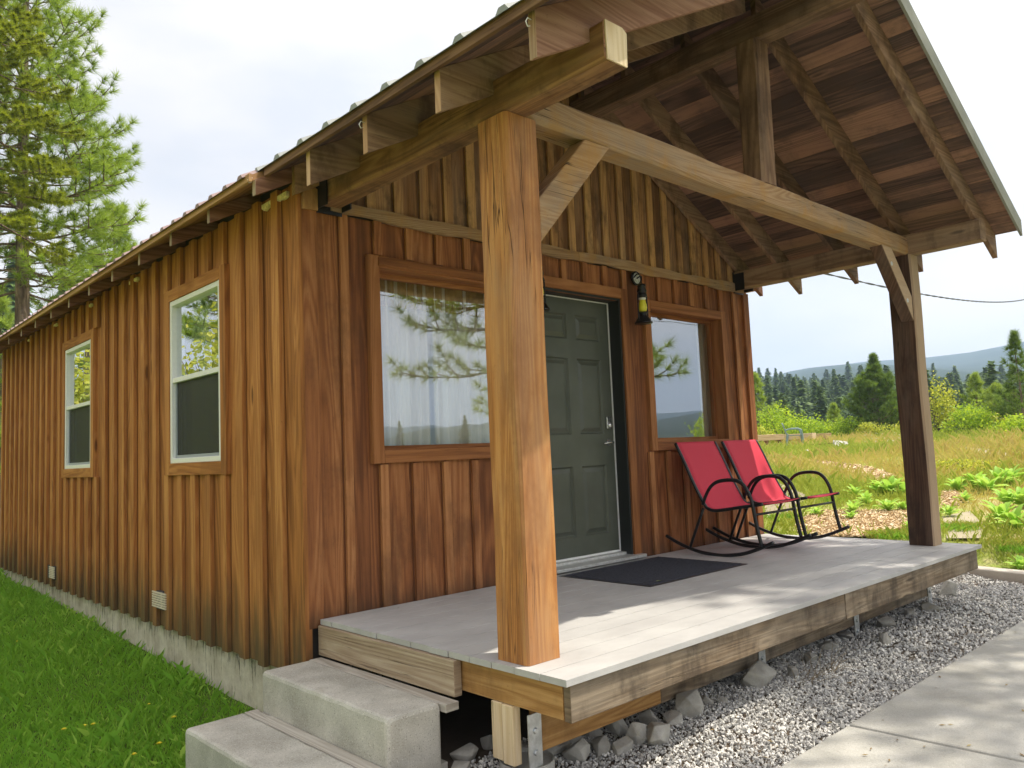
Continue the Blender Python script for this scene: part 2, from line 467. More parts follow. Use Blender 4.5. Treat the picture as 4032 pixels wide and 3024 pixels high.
def bleach_lit_front(m, col, amt):  # paler front faces: weathering, with sunlight put into the colour too
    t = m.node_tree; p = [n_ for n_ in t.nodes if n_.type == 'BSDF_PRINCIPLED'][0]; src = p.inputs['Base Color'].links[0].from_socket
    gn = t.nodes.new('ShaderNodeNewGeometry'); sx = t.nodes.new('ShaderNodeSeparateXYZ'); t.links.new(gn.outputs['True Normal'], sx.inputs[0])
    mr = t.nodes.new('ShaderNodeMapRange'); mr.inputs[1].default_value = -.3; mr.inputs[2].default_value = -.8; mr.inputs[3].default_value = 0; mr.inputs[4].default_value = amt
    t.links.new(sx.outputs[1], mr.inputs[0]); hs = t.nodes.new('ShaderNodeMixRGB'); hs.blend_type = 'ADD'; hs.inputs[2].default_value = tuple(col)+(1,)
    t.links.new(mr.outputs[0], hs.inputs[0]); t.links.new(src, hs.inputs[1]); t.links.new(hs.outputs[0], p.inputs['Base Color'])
bleach_lit_front(m_dark, (.30, .225, .145), 1.0)
m_raft = wood('rafter timber', (0.109, 0.060, 0.035), (0.245, 0.143, 0.085), (0.381, 0.252, 0.156), knots=.5, vary=.3, blotch=(0.054, 0.029, 0.018), blotch_amt=.6, blotch_scale=2, grey=(0.204, 0.163, 0.122), grey_amt=.3)
m_plank = wood('roof planking', (.085, .052, .042), (.20, .115, .085), (.38, .21, .145), knots=.25, vary=.50, blotch=(.09, .062, .056), blotch_amt=.6, blotch_scale=1.4)
m_edge = wood('fascia board', (.09, .045, .025), (.18, .095, .048), (.32, .19, .09), knots=.2, vary=.3, blotch=(.06, .035, .02), blotch_amt=.4)
m_edge2 = wood('tan fascia board', (.22, .115, .045), (.38, .21, .09), (.52, .32, .15), knots=.2, vary=.3)
m_redraft = wood('red brown rafter', (0.128, 0.053, 0.030), (0.238, 0.115, 0.068), (0.357, 0.204, 0.132), knots=.1, vary=.2)
m_greyw = wood('grey weathered wood', (.20, .135, .085), (.36, .27, .185), (.50, .41, .30), ring=60, knots=.7, vary=.2, blotch=(.28, .20, .13), blotch_amt=.4, crack=.7)
m_strip = wood('bleached strip', (.26, .22, .17), (.42, .385, .33), (.56, .53, .47), knots=.4, vary=.2)
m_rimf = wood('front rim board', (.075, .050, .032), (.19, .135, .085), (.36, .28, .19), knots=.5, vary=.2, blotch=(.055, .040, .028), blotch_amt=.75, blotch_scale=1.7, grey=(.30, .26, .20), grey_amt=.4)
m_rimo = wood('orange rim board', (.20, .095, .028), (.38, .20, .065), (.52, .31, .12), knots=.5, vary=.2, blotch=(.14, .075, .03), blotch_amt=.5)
m_endgrain = wood('sawn rafter end', (.36, .20, .10), (.50, .31, .18), (.62, .42, .26), knots=.1, vary=.2)
m_timberpale = wood('pale squared timber', (.42, .29, .15), (.60, .45, .26), (.74, .60, .40), knots=.2, vary=.3)
def comp_mat():
    t = NT('composite deck board')
    uv = t.n('ShaderNodeUVMap'); uv.uv_map = 'UVMap'
    at = t.n('ShaderNodeAttribute', attribute_name='rnd').outputs['Fac']
    g = t.n('ShaderNodeNewGeometry').outputs['Position']
    f = t.noise(t.map(uv.outputs[0], (3, 120, 1)), 1.0, 4, .6)
    f2 = t.noise(g, 220, 3, .7); f3 = t.noise(t.map(g, (1, 1.4, 1)), 2.2, 6, .65)
    c = t.mix(t.rampf(f3, .3, .72), (.395, .385, .375), (.495, .487, .470))
    c = t.mix(t.math('MULTIPLY', t.rampf(f2, .55, .8), .35), c, (.25, .25, .25))
    c = t.mix(t.math('MULTIPLY', at, .18), c, (.38, .38, .385))
    d = t.rampf(t.noise(g, 60, 2, .5), .74, .78)
    c = t.mix(t.math('MULTIPLY', d, .6), c, (.12, .10, .08))
    sc_ = t.rampf(t.noise(t.map(g, (.9, 5, 1)), 2.5, 5, .7), .60, .74)
    c = t.mix(t.math('MULTIPLY', sc_, .3), c, (.30, .29, .27))
    h = t.math('ADD', f, t.math('MULTIPLY', f2, .5))
    t.pbr(c, .62, spec=.35, normal=t.bump(h, .3, .002))
    return t.m
m_comp = comp_mat()
m_step = concrete('step concrete', (.34, .325, .28), (.55, .53, .47), .95, stain=(.27, .235, .17))
m_walk = concrete('walk concrete', (.37, .36, .325), (.49, .478, .44), .7, stain=(.35, .33, .295))
m_curb = concrete('curb concrete', (.48, .43, .36), (.60, .55, .47), .4)
def found_mat():
    t = NT('stained foundation')
    g = t.n('ShaderNodeNewGeometry').outputs['Position']
    s = t.noise(t.map(g, (42, 42, 6)), 1.0, 6, .75); f = t.noise(g, 7, 6, .6)
    sx = t.n('ShaderNodeSeparateXYZ'); t.l(g, sx.inputs[0])
    top = t.rampf(sx.outputs[2], -.50, -.31)
    c = t.mix(t.rampf(f, .3, .7), (.44, .39, .31), (.62, .57, .47))
    th = t.math('ADD', s, t.math('MULTIPLY', top, .10))
    c = t.mix(t.math('MULTIPLY', t.rampf(th, .56, .68), .8), c, (.05, .05, .045))
    c = t.mix(t.math('MULTIPLY', t.rampf(t.noise(g, 2.0, 5, .6), .5, .7), .4), c, (.33, .26, .17))
    t.pbr(c, .9, spec=.2, normal=t.bump(t.noise(g, 45, 5, .6), .5, .006))
    return t.m
m_found = found_mat()
def stone_mat(name, c0, c1, c2, sc=9):
    t = NT(name)
    o = t.n('ShaderNodeNewGeometry').outputs['Position']
    at = t.n('ShaderNodeAttribute', attribute_name='rnd').outputs['Fac']
    oi = t.n('ShaderNodeObjectInfo').outputs['Random']
    f = t.noise(o, sc, 7, .65)
    c = t.ramp(t.math('ADD', t.math('MULTIPLY', f, .7), t.math('MULTIPLY', at, .4)), [(.25, c0), (.5, c1), (.8, c2)])
    c = t.mix(t.math('MULTIPLY', oi, .35), c, (.22, .20, .17))
    c = t.mix(t.math('MULTIPLY', t.rampf(t.noise(o, sc*.8, 5, .6), .55, .7), .4), c, (.38, .34, .24))
    t.pbr(c, .85, spec=.25, normal=t.bump(t.noise(o, sc*6, 5, .7), .5, .006))
    return t.m
m_rock = stone_mat('rock', (.16, .145, .125), (.36, .345, .31), (.62, .60, .54), 12)
m_grav = NT('gravel stone')
_at = m_grav.n('ShaderNodeAttribute', attribute_name='rnd').outputs['Fac']
_g = m_grav.n('ShaderNodeNewGeometry').outputs['Position']
_c = m_grav.ramp(_at, [(0, (.24, .235, .225)), (.35, (.46, .45, .43)), (.7, (.64, .62, .585)), (1, (.82, .79, .72))])
_c = m_grav.mix(m_grav.math('MULTIPLY', m_grav.rampf(m_grav.noise(_g, 90, 4, .6), .45, .7), .35), _c, (.25, .25, .25))
m_grav.pbr(_c, .85, spec=.2)
m_grav = m_grav.m
m_white = simple('white vinyl', (.80, .80, .78), .35, nz=.03)
m_black = simple('black metal', (.018, .018, .02), .35, .3, .5)
m_blackp = simple('black powder coated steel', (.016, .016, .018), .38, .2, .5, nz=.3, nscale=60)
m_galv = simple('galvanised steel', (.55, .57, .58), .42, .75, .5, nz=.18, nscale=25)
m_chrome = simple('satin nickel', (.62, .62, .60), .25, .9)
m_door = NT('dark green door')
_g = m_door.n('ShaderNodeNewGeometry').outputs['Position']
m_door.pbr(m_door.mix(m_door.rampf(m_door.noise(_g, 4, 4), .3, .7), (.078, .086, .066), (.100, .108, .086)), .34, spec=.45, normal=m_door.bump(m_door.noise(_g, 300, 2), .12, .002))
m_door = m_door.m
m_jamb = simple('dark door jamb', (.018, .020, .018), .5)
m_glassf = glass('front window glass', .24)
m_glasss = glass('side window glass', .42)
m_interior = simple('dark interior', (.05, .042, .035), .9)
m_room = simple('painted room side', (.80, .78, .72), .9)
m_curt = NT('cream curtain')
_u = m_curt.n('ShaderNodeNewGeometry').outputs['Position']
_c = m_curt.mix(m_curt.rampf(m_curt.noise(m_curt.map(_u, (14, 14, .5)), 1.0, 3), .35, .65), (.66, .60, .46), (.86, .83, .73))
m_curt.pbr(_c, .9, spec=.1)
m_curt = m_curt.m
m_gold = simple('gold brown valance', (.30, .20, .07), .85, nz=.35, nscale=12)
m_sheer = simple('pale green curtain', (.55, .66, .56), .9, nz=.1)
def screen_mat():
    t = NT('insect screen')
    p = t.n('ShaderNodeBsdfPrincipled'); p.inputs['Base Color'].default_value = (.035, .038, .04, 1); p.inputs['Roughness'].default_value = .6
    tr = t.n('ShaderNodeBsdfTransparent'); mx = t.n('ShaderNodeMixShader'); mx.inputs[0].default_value = .62
    t.l(tr.outputs[0], mx.inputs[1]); t.l(p.outputs[0], mx.inputs[2]); t.l(mx.outputs[0], t.out.inputs[0])
    return t.m
m_screen = screen_mat()
m_roofp = simple('grey green metal roofing', (.25, .265, .25), .6, .0, .35, nz=.10, nscale=9)
m_roofm = simple('dusty red metal roofing', (.28, .20, .19), .7, .0, .3, nz=.12, nscale=9)
m_rake = simple('sage metal trim', (.30, .305, .27), .6, .1, .4, nz=.10, nscale=8)
m_vent = simple('beige vinyl vent', (.66, .58, .46), .5)
m_foam = simple('pale chewed foam', (.80, .66, .42), .9, nz=.25, nscale=60)
def mat_mat():
    t = NT('charcoal mat pile')
    g = t.n('ShaderNodeNewGeometry').outputs['Position']
    f = t.noise(g, 260, 3, .8); f2 = t.noise(g, 45, 4, .6)
    c = t.mix(t.rampf(f, .40, .68), (.014, .015, .020), (.15, .155, .19))
    c = t.mix(t.math('MULTIPLY', t.rampf(f2, .5, .75), .4), c, (.05, .053, .07))
    t.pbr(c, .95, spec=.1, normal=t.bump(f, .9, .006))
    return t.m
m_mat = mat_mat()
def sling_mat():
    t = NT('red sling fabric')
    g = t.n('ShaderNodeTexCoord').outputs['Object']
    w = t.noise(t.map(g, (900, 900, 900)), 1.0, 1)
    c = t.mix(t.rampf(w, .35, .65), (.70, .045, .085), (.90, .110, .165))
    p = t.pbr(c, .7, spec=.2, normal=t.bump(w, .25, .001))
    tr = t.n('ShaderNodeBsdfTranslucent'); tr.inputs[0].default_value = (.75, .03, .06, 1)
    mx = t.n('ShaderNodeMixShader'); mx.inputs[0].default_value = .3
    t.l(p.outputs[0], mx.inputs[1]); t.l(tr.outputs[0], mx.inputs[2]); t.l(mx.outputs[0], t.out.inputs[0])
    return t.m
m_sling = sling_mat()
m_yellow = simple('yellow bulb glass', (.78, .72, .04), .3, 0, .6)
m_globe = glass('lantern globe', .06, (.95, .97, .95))
m_pale = simple('pale zinc disc', (.55, .58, .58), .5, .3, nz=.25, nscale=50)
m_plastic = simple('grey green plastic', (.22, .31, .33), .45, nz=.12, nscale=5)
m_bark = NT('pine bark')
_g = m_bark.n('ShaderNodeTexCoord').outputs['Object']
_f = m_bark.noise(m_bark.map(_g, (9, 9, 2.2)), 1.0, 6, .7, .4)
m_bark.pbr(m_bark.ramp(_f, [(.3, (.05, .035, .028)), (.5, (.17, .125, .095)), (.72, (.36, .28, .22))]), .95, spec=.1, normal=m_bark.bump(_f, .9, .03))
m_bark = m_bark.m
m_needle = leafmat('pine needles', (.060, .120, .018), (.190, .290, .040), (.42, .54, .080), .5)
m_fir = leafmat('fir needles', (.09, .125, .014), (.23, .29, .022), (.44, .48, .035), .35)
m_npale = leafmat('young pine needles', (.06, .13, .02), (.22, .33, .055), (.46, .56, .11), .45)
m_needle2 = leafmat('young pine dark needles', (.030, .070, .014), (.095, .165, .030), (.25, .36, .060), .4)
m_far = leafmat('distant conifer foliage', (.040, .080, .028), (.080, .145, .045), (.15, .22, .065), .25)
m_leaf = leafmat('bright leaves', (.06, .15, .012), (.27, .44, .03), (.58, .70, .06), .42)
m_leaf2 = leafmat('yellow green leaves', (.10, .16, .015), (.36, .42, .045), (.68, .66, .11), .4)
m_broad = leafmat('broad downy leaves', (.16, .32, .04), (.30, .52, .07), (.52, .72, .17), .4)
m_grass = leafmat('lawn grass', (.08, .22, .022), (.25, .50, .055), (.54, .72, .15), .45)
m_mead = leafmat('meadow grass', (.24, .38, .04), (.48, .58, .10), (.66, .56, .22), .4)
m_chip = simple('wood chips', (.50, .36, .20), .9, nz=.35, nscale=20, var=(.70, .56, .36))
m_flow = simple('yellow petal', (.75, .62, .02), .6)
m_flow2 = simple('white petal', (.75, .72, .55), .6)
m_soil = concrete('soil', (.07, .055, .04), (.13, .10, .075), .3, .5)

# ------------------------------------------------------------------ terrain
def sm(a, b, x):
    t = np.clip((x-a)/(b-a), 0, 1); return t*t*(3-2*t)
AZ_T = np.array([-180, -150, -110, -80, -50, -20, 0, 12, 30, 50, 61, 63, 66.75, 70.8, 73, 76, 80, 90, 110, 140, 180.])
RIDGE = np.array([2.2, 2.4, 4, 5, 6, 6, 6, 6, 5.5, 4.0, 4.3, 4.73, 5.12, 5.06, 5.12, 5.45, 5.9, 5.0, 2.8, 2.2, 2.2])
E300 = np.array([.3, .5, 2.5, 4.5, 6, 6, 5.5, 5, 4, 2.9, 2.85, 2.8, 2.2, 1.6, 1.4, 1.3, 1.3, 1.0, .4, .3, .3])
def height(x, y):
    x = np.asarray(x, float); y = np.asarray(y, float)
    dx, dy = x-CAM.x, y-CAM.y
    d = np.hypot(dx, dy); az = np.degrees(np.arctan2(dx, dy))
    near = np.full_like(d, -0.56)
    lawn = -0.675+.034*np.clip(y, -1, 12)
    near = near+(lawn-near)*sm(.5, -.05, x)*sm(-1.5, -.5, y)
    rise = -.25+.052*(x-6.9)
    near = near+(rise-near)*sm(6.45, 7.3, x+.3*np.clip(y+1, -1, 1)+.6*sm(-.5, 1.5, y))
    # slope up on the left side of the lot
    lh = 10*(1-np.exp(-.055*np.clip(-x-2.6, 0, 60)))
    near = near+lh*sm(-6, 3, y)
    bk = .03*np.clip(y-9, 0, 60)
    near = near+bk*sm(8, 2, x)
    near = near+.05*np.sin(x*.7+1)*np.sin(y*.6)*sm(7.5, 12, d)
    plateau = .62+.05*np.sin(az*.3)
    rr = sm(20, 45, az)*sm(150, 100, az)
    near = near*(1-rr)+np.minimum(near, plateau+.12)*rr
    el3 = np.interp(az, AZ_T, E300); elr = np.interp(az, AZ_T, RIDGE)
    z300 = CAM.z+300*np.tan(np.radians(el3)); zr = CAM.z+1500*np.tan(np.radians(elr))
    far = np.where(d < 90, -1.0+(d-45)*.03, .35+(z300-.35)*np.clip((d-90)/210, 0, 1)**1.1)
    farh = z300+(zr-z300)*np.clip((d-300)/1200, 0, 1)**1.05
    far = np.where(d > 300, farh, far)
    und = 7*np.sin(az*.35+d*.004)*sm(350, 700, d)*sm(1500, 1250, d)
    far = far+und-np.where(d > 1500, (d-1500)*.15, 0)
    w = sm(36, 62, d)
    left = (az < 20) | (az > 150)
    farl = np.maximum(far, near*.0+CAM.z+d*np.tan(np.radians(np.minimum(el3, 6)))*.85)
    far = np.where(left & (az > -120), farl, far)
    return near*(1-w)+far*w

def ground_z(x, y): return float(height(np.array([x]), np.array([y]))[0])

def make_ground():
    naz, radii = 300, np.concatenate([np.arange(0.4, 16, .35), np.geomspace(16.4, 60, 34), np.geomspace(64, 1750, 70)])
    az = np.linspace(0, 2*np.pi, naz, endpoint=False)
    A, Rr = np.meshgrid(az, radii)
    X = CAM.x+4+Rr*np.sin(A); Y = CAM.y+4+Rr*np.cos(A)
    Z = height(X, Y)
    V = np.stack([X, Y, Z], -1).reshape(-1, 3)
    c0 = np.array([[CAM.x+4, CAM.y+4, ground_z(CAM.x+4, CAM.y+4)]])
    V = np.vstack([V, c0])
    nr = len(radii); i, j = np.meshgrid(np.arange(nr-1), np.arange(naz), indexing='ij')
    q = np.stack([i*naz+j, (i+1)*naz+j, (i+1)*naz+(j+1) % naz, i*naz+(j+1) % naz], -1).reshape(-1, 4)[:, ::-1]
    j = np.arange(naz); t3 = np.stack([np.full(naz, len(V)-1), (j+1) % naz, j], -1)
    fv = np.concatenate([q.ravel(), t3.ravel()]); fn = np.concatenate([np.full(len(q), 4), np.full(naz, 3)])
    t = NT('meadow and forest floor')
    g = t.n('ShaderNodeNewGeometry').outputs['Position']
    sx = t.n('ShaderNodeSeparateXYZ'); t.l(g, sx.inputs[0]); x, y = sx.outputs[0], sx.outputs[1]
    n1 = t.noise(g, .35, 6, .62); n2 = t.noise(g, 5, 6, .65); n3 = t.noise(g, 35, 4, .7)
    lawn = t.mix(t.rampf(n2, .3, .7), (.075, .13, .020), (.14, .21, .04))
    mead = t.mix(t.rampf(n1, .40, .60), (.26, .33, .06), (.38, .33, .13))
    mead = t.mix(t.rampf(n2, .45, .75), mead, (.46, .42, .20))
    mead = t.mix(t.math('MULTIPLY', t.rampf(n3, .5, .7), .4), mead, (.12, .13, .04))
    isr = t.rampf(x, 5.4, 6.4)
    soil = t.mix(t.rampf(n2, .3, .7), (.16, .13, .10), (.27, .23, .18))
    c = t.mix(t.rampf(x, .1, .35), lawn, soil)
    c = t.mix(isr, c, mead)
    # far: forest floor
    vm = t.n('ShaderNodeVectorMath', operation='LENGTH'); t.l(g, vm.inputs[0]); dist = vm.outputs['Value']
    ff = t.mix(t.rampf(t.noise(g, .02, 6, .6), .35, .65), (.018, .034, .020), (.036, .058, .032))
    vt = t.noise(t.map(g, (1, 1, .3)), .09, 5, .8)
    ff = t.mix(t.math('MULTIPLY', t.rampf(vt, .4, .65), .7), ff, (.016, .032, .016))
    c = t.mix(t.rampf(dist, 60, 95), c, ff)
    lf = t.rampf(x, -3.0, -5.0)
    c = t.mix(t.math('MULTIPLY', lf, t.rampf(dist, 90, 60)), c, t.mix(t.rampf(n1, .35, .65), (.16, .22, .04), (.33, .30, .10)))
    t.pbr(c, .95, spec=.1, normal=t.bump(t.math('ADD', n3, n2), .6, .05))
    o = finish('ground', V, fv, fn, None, None, t.m, smooth=True)
    tag(o, kind='structure')
make_ground()

# ------------------------------------------------------------------ cabin
W, LN = 4.865, 8.25
SL, ZB, ZS = .532, 2.42, 2.611
H = 2.381
EV = .21            # porch eave overhang
EM = .30            # main eave overhang
YF = -2.333
XC = W/2
def roof_z(x, z0=ZS): return z0+SL*(x if x <= XC else W-x)
cabin = empty('wooden_cabin', (0, 0, -.3))
tag(cabin, 'brown board and batten wooden cabin with timber framed gable porch', 'cabin')

def openings_wall(mb, axis, plane0, plane1, u0, u1, z0, z1, ops):
    """solid wall with rectangular openings; axis 0: wall runs along x (planes are y), 1: along y (planes are x)"""
    us = sorted({u0, u1, *[o[0] for o in ops], *[o[1] for o in ops]})
    zs = sorted({z0, z1, *[o[2] for o in ops], *[o[3] for o in ops]})
    for i in range(len(us)-1):
        for j in range(len(zs)-1):
            cu, cz = (us[i]+us[i+1])/2, (zs[j]+zs[j+1])/2
            if any(o[0] < cu < o[1] and o[2] < cz < o[3] for o in ops): continue
            if axis == 0: mb.box(us[i], us[i+1], plane0, plane1, zs[j], zs[j+1], 2, .5)
            else: mb.box(plane0, plane1, us[i], us[i+1], zs[j], zs[j+1], 2, .5)

FW = [(.518, 1.60), (3.245, 4.335)]; FWZ = (.93, 2.06)
DO = (1.915, 2.868, 0.0, 2.095)
SW = [(1.063, 2.007), (4.051, 4.997)]; SWZ = (.91, 2.135)
f_ops = [(a, b, *FWZ) for a, b in FW]+[DO]
s_ops = [(a, b, *SWZ) for a, b in SW]
BZ = 2.36                                   # underside of the gable band

def cut(u0, u1, z0, z1, ops, grow=0.0):
    """pieces of a vertical strip that stay clear of the openings"""
    segs = [(z0, z1)]
    for a, b, c, d in ops:
        a -= grow; b += grow; c -= grow; d += grow
        if u1 > a and u0 < b:
            new = []
            for s0, s1 in segs:
                if d <= s0 or c >= s1: new.append((s0, s1)); continue
                if c > s0: new.append((s0, c))
                if d < s1: new.append((d, s1))
            segs = new
    return [s for s in segs if s[1]-s[0] > .02]

# front wall: backing, boards and battens
mb = MB()
openings_wall(mb, 0, .025, .13, 0.02, W-.02, -.3, BZ, f_ops)
mb.prism([(0.02, BZ), (W-.02, BZ), (W-.02, roof_z(0)-.01), (XC, roof_z(XC)-.012), (.02, roof_z(0)-.01)], 1, .025, .13, .5)
mb.build('wall_core', m_interior, cabin)
def board_run(u0, u1, z0, z1, ops, step, bw, proud, plane, axis, first, mbo, ztop=None, thick=.02, sgn=-1, jitter=.0):
    k = 0; x = first
    while x > u0: x -= step
    xs = []
    while x < u1: xs.append(x); x += step
    for a in xs:                            # the wide boards, one per bay
        lo, hi = max(a+bw/2, u0), min(a+step+bw/2-.004, u1)
        if hi-lo < .02: continue
        zt = z1 if ztop is None else None
        for s0, s1 in cut(lo, hi, z0, z1 if ztop is None else 9, ops):
            # boards cross openings partly: split into columns at opening edges
            put(mbo, lo, hi, s0, s1 if ztop is None else None, plane, thick, axis, sgn, ztop, random.random()*.004)
        if any(o[0] < hi and o[1] > lo for o in ops):
            for o in ops:
                if o[0] < hi and o[1] > lo:
                    for c0, c1 in ((lo, min(hi, o[0])), (max(lo, o[1]), hi)):
                        if c1-c0 > .01: put(mbo, c0, c1, max(o[2], z0)+.0, o[3], plane, thick, axis, sgn, None, 0.001)
    for a in xs:
        lo, hi = a-.0, a+bw+(random.random()-.5)*.006
        if lo < u0 or hi > u1: continue
        for s0, s1 in cut(lo, hi, z0, z1 if ztop is None else 9, ops, .085):
            put(mbo, lo-.010, hi+.010, s0, s1 if ztop is None else None, plane+sgn*(thick+.0045), .0015, axis, sgn, ztop, 0, -1.2)  # dark strips edging each batten: its shadow line put into the colour
            put(mbo, lo, hi, s0-(random.random()*.012 if s0 == z0 else 0), s1 if ztop is None else None, plane+sgn*thick, proud+random.random()*.004, axis, sgn, ztop, 0, .5+.5*random.random())
def put(mbo, a, b, z0, z1, plane, th, axis, sgn, ztop, e, rn=None):
    if rn is None: rn = .7*random.random()
    p0, p1 = plane, plane+sgn*(th+e)
    p0, p1 = min(p0, p1), max(p0, p1)
    if ztop is None:
        if axis == 0: mbo.box(a, b, p0, p1, z0, z1, 2, rn)
        else: mbo.box(p0, p1, a, b, z0, z1, 2, rn)
    else:
        za, zb = ztop(a), ztop(b)
        if a < XC < b: poly = [(a, z0), (b, z0), (b, zb), (XC, ztop(XC)), (a, za)]
        else: poly = [(a, z0), (b, z0), (b, zb), (a, za)]
        mbo.prism(poly, 1, p0, p1, rn)
mb = MB()
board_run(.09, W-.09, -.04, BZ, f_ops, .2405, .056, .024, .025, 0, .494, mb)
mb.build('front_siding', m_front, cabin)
mb = MB()
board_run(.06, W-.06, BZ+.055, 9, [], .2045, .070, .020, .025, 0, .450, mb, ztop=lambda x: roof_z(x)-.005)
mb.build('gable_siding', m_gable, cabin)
# wavy edged band between them
mb = MB()
for a, b in ((.185, 2.36), (2.363, W-.10)):
    n = 30; P = []
    for i in range(n+1):
        x = a+(b-a)*i/n; P.append((x, BZ-.004+.009*math.sin(x*5.3)+.004*math.sin(x*17)))
    for i in range(n, -1, -1):
        x = a+(b-a)*i/n; P.append((x, BZ+.072+.006*math.sin(x*4.1+2)+.004*math.sin(x*13)))
    mb.prism(P, 1, -.042, -.0165, None, 'x')
mb.build('gable_band', m_tie, cabin)
# corner boards
mb = MB(); mb.box(0, .092, -.022, .02, -.045, BZ, 2); mb.build('corner_board', m_front, cabin)
mb = MB(); mb.box(W-.092, W, -.022, .02, -.045, BZ, 2); mb.build('corner_board', m_front, cabin)
# left side wall
mb = MB()
openings_wall(mb, 1, .02, .128, 0.135, LN, -.30, 2.50, s_ops)
for o_ in ((.128, .134),): openings_wall(mb, 1, o_[0], o_[1], 0.135, LN, .02, 2.50, s_ops)
mb.box(.05, .13, 0.14, LN-.02, 2.50, 2.60, 2, .5)
mb.build('wall_core', m_interior, cabin)
mb = MB()
ylist = [.02]
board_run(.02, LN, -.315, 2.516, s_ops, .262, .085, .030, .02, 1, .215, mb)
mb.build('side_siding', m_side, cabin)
mb = MB(); mb.box(-.024, .0175, -.0215, .075, -.31, 2.505, 2); mb.build('corner_board', m_side, cabin)
# right and back walls
mb = MB(); openings_wall(mb, 1, W-.13, W-.02, .14, LN, -.30, 2.58, [(1.2, 2.6, .9, 2.1)]); mb.build('wall_core', m_room, cabin)
mb = MB(); mb.box(W-.075, W-.070, 1.2, 2.6, .9, 2.1, 2); mb.build('added_pane', m_glasss, cabin)  # unseen window added in the right wall to light the room and curtains
mb = MB()
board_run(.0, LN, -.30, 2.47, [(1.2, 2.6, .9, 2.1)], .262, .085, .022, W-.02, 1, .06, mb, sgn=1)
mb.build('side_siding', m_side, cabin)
mb = MB()
mb.prism([(0.14, -.3), (W-.14, -.3), (W-.14, roof_z(.14)-.01), (XC, roof_z(XC)-.012), (.14, roof_z(.14)-.01)], 1, LN-.12, LN-.02, .5)
mb.build('wall_core', m_interior, cabin)
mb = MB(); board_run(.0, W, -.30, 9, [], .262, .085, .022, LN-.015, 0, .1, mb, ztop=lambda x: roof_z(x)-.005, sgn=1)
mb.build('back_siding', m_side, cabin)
# foundation
mb = MB()
mb.box(.030, .16, .0, LN-.02, -.80, -.302, 1); mb.box(W-.16, W-.045, 0, LN-.02, -.8, -.302, 1); mb.box(.16, W-.16, LN-.14, LN-.02, -.8, -.302, 0); mb.box(.16, W-.16, 0.02, .14, -.8, -.302, 0)
mb.build('foundation', m_found, cabin)
mb = MB(); mb.box(.14, W-.14, .14, LN-.14, -.05, .02, 0, .4); mb.build('floor', simple('room floor', (.34, .24, .16), .6), cabin)
mb = MB(); mb.box(.14, W-.14, 3.2, 3.26, .02, 2.5, 0, .4); mb.box(.14, W-.14, .14, LN-.14, 2.5, 2.54, 0, .4)
mb.build('inner_wall', simple('room wall', (.80, .78, .72), .9), cabin)

# foundation vents
for y0, z0, nm in ((2.085, -.185, 0), (5.33, -.235, 1)):
    v = MB(); v.box(-.030, .0, y0, y0+.32, z0, z0+.135, 1)
    vo = v.build('foundation_vent', simple('vent recess', (.05, .045, .04), .9) if nm == 0 else m_interior, cabin)
    f = MB()
    for k in range(7): f.box(-.040, -.031, y0+.012, y0+(.22 if nm else .30), z0+.012+k*.0175, z0+.023+k*.0175, 1)
    f.box(-.038, -.0305, y0+.10, y0+.112, z0+.01, z0+.13, 2)
    f.build('vent_louvre', m_vent, vo)

# ---- windows
def mitred_frame(mb, axis, u0, u1, z0, z1, w, p0, p1):
    """four trim boards round an opening"""
    def B(a, b, c, d, g):
        if axis == 0: mb.box(a, b, p0, p1, c, d, g)
        else: mb.box(p0, p1, a, b, c, d, g)
    g = 0 if axis == 0 else 1
    B(u0-w, u0, z0-w, z1+w, 2); B(u1, u1+w, z0-w, z1+w, 2)
    B(u0+.0015, u1-.0015, z1, z1+w-.0015, g); B(u0+.0015, u1-.0015, z0-w+.0015, z0, g)

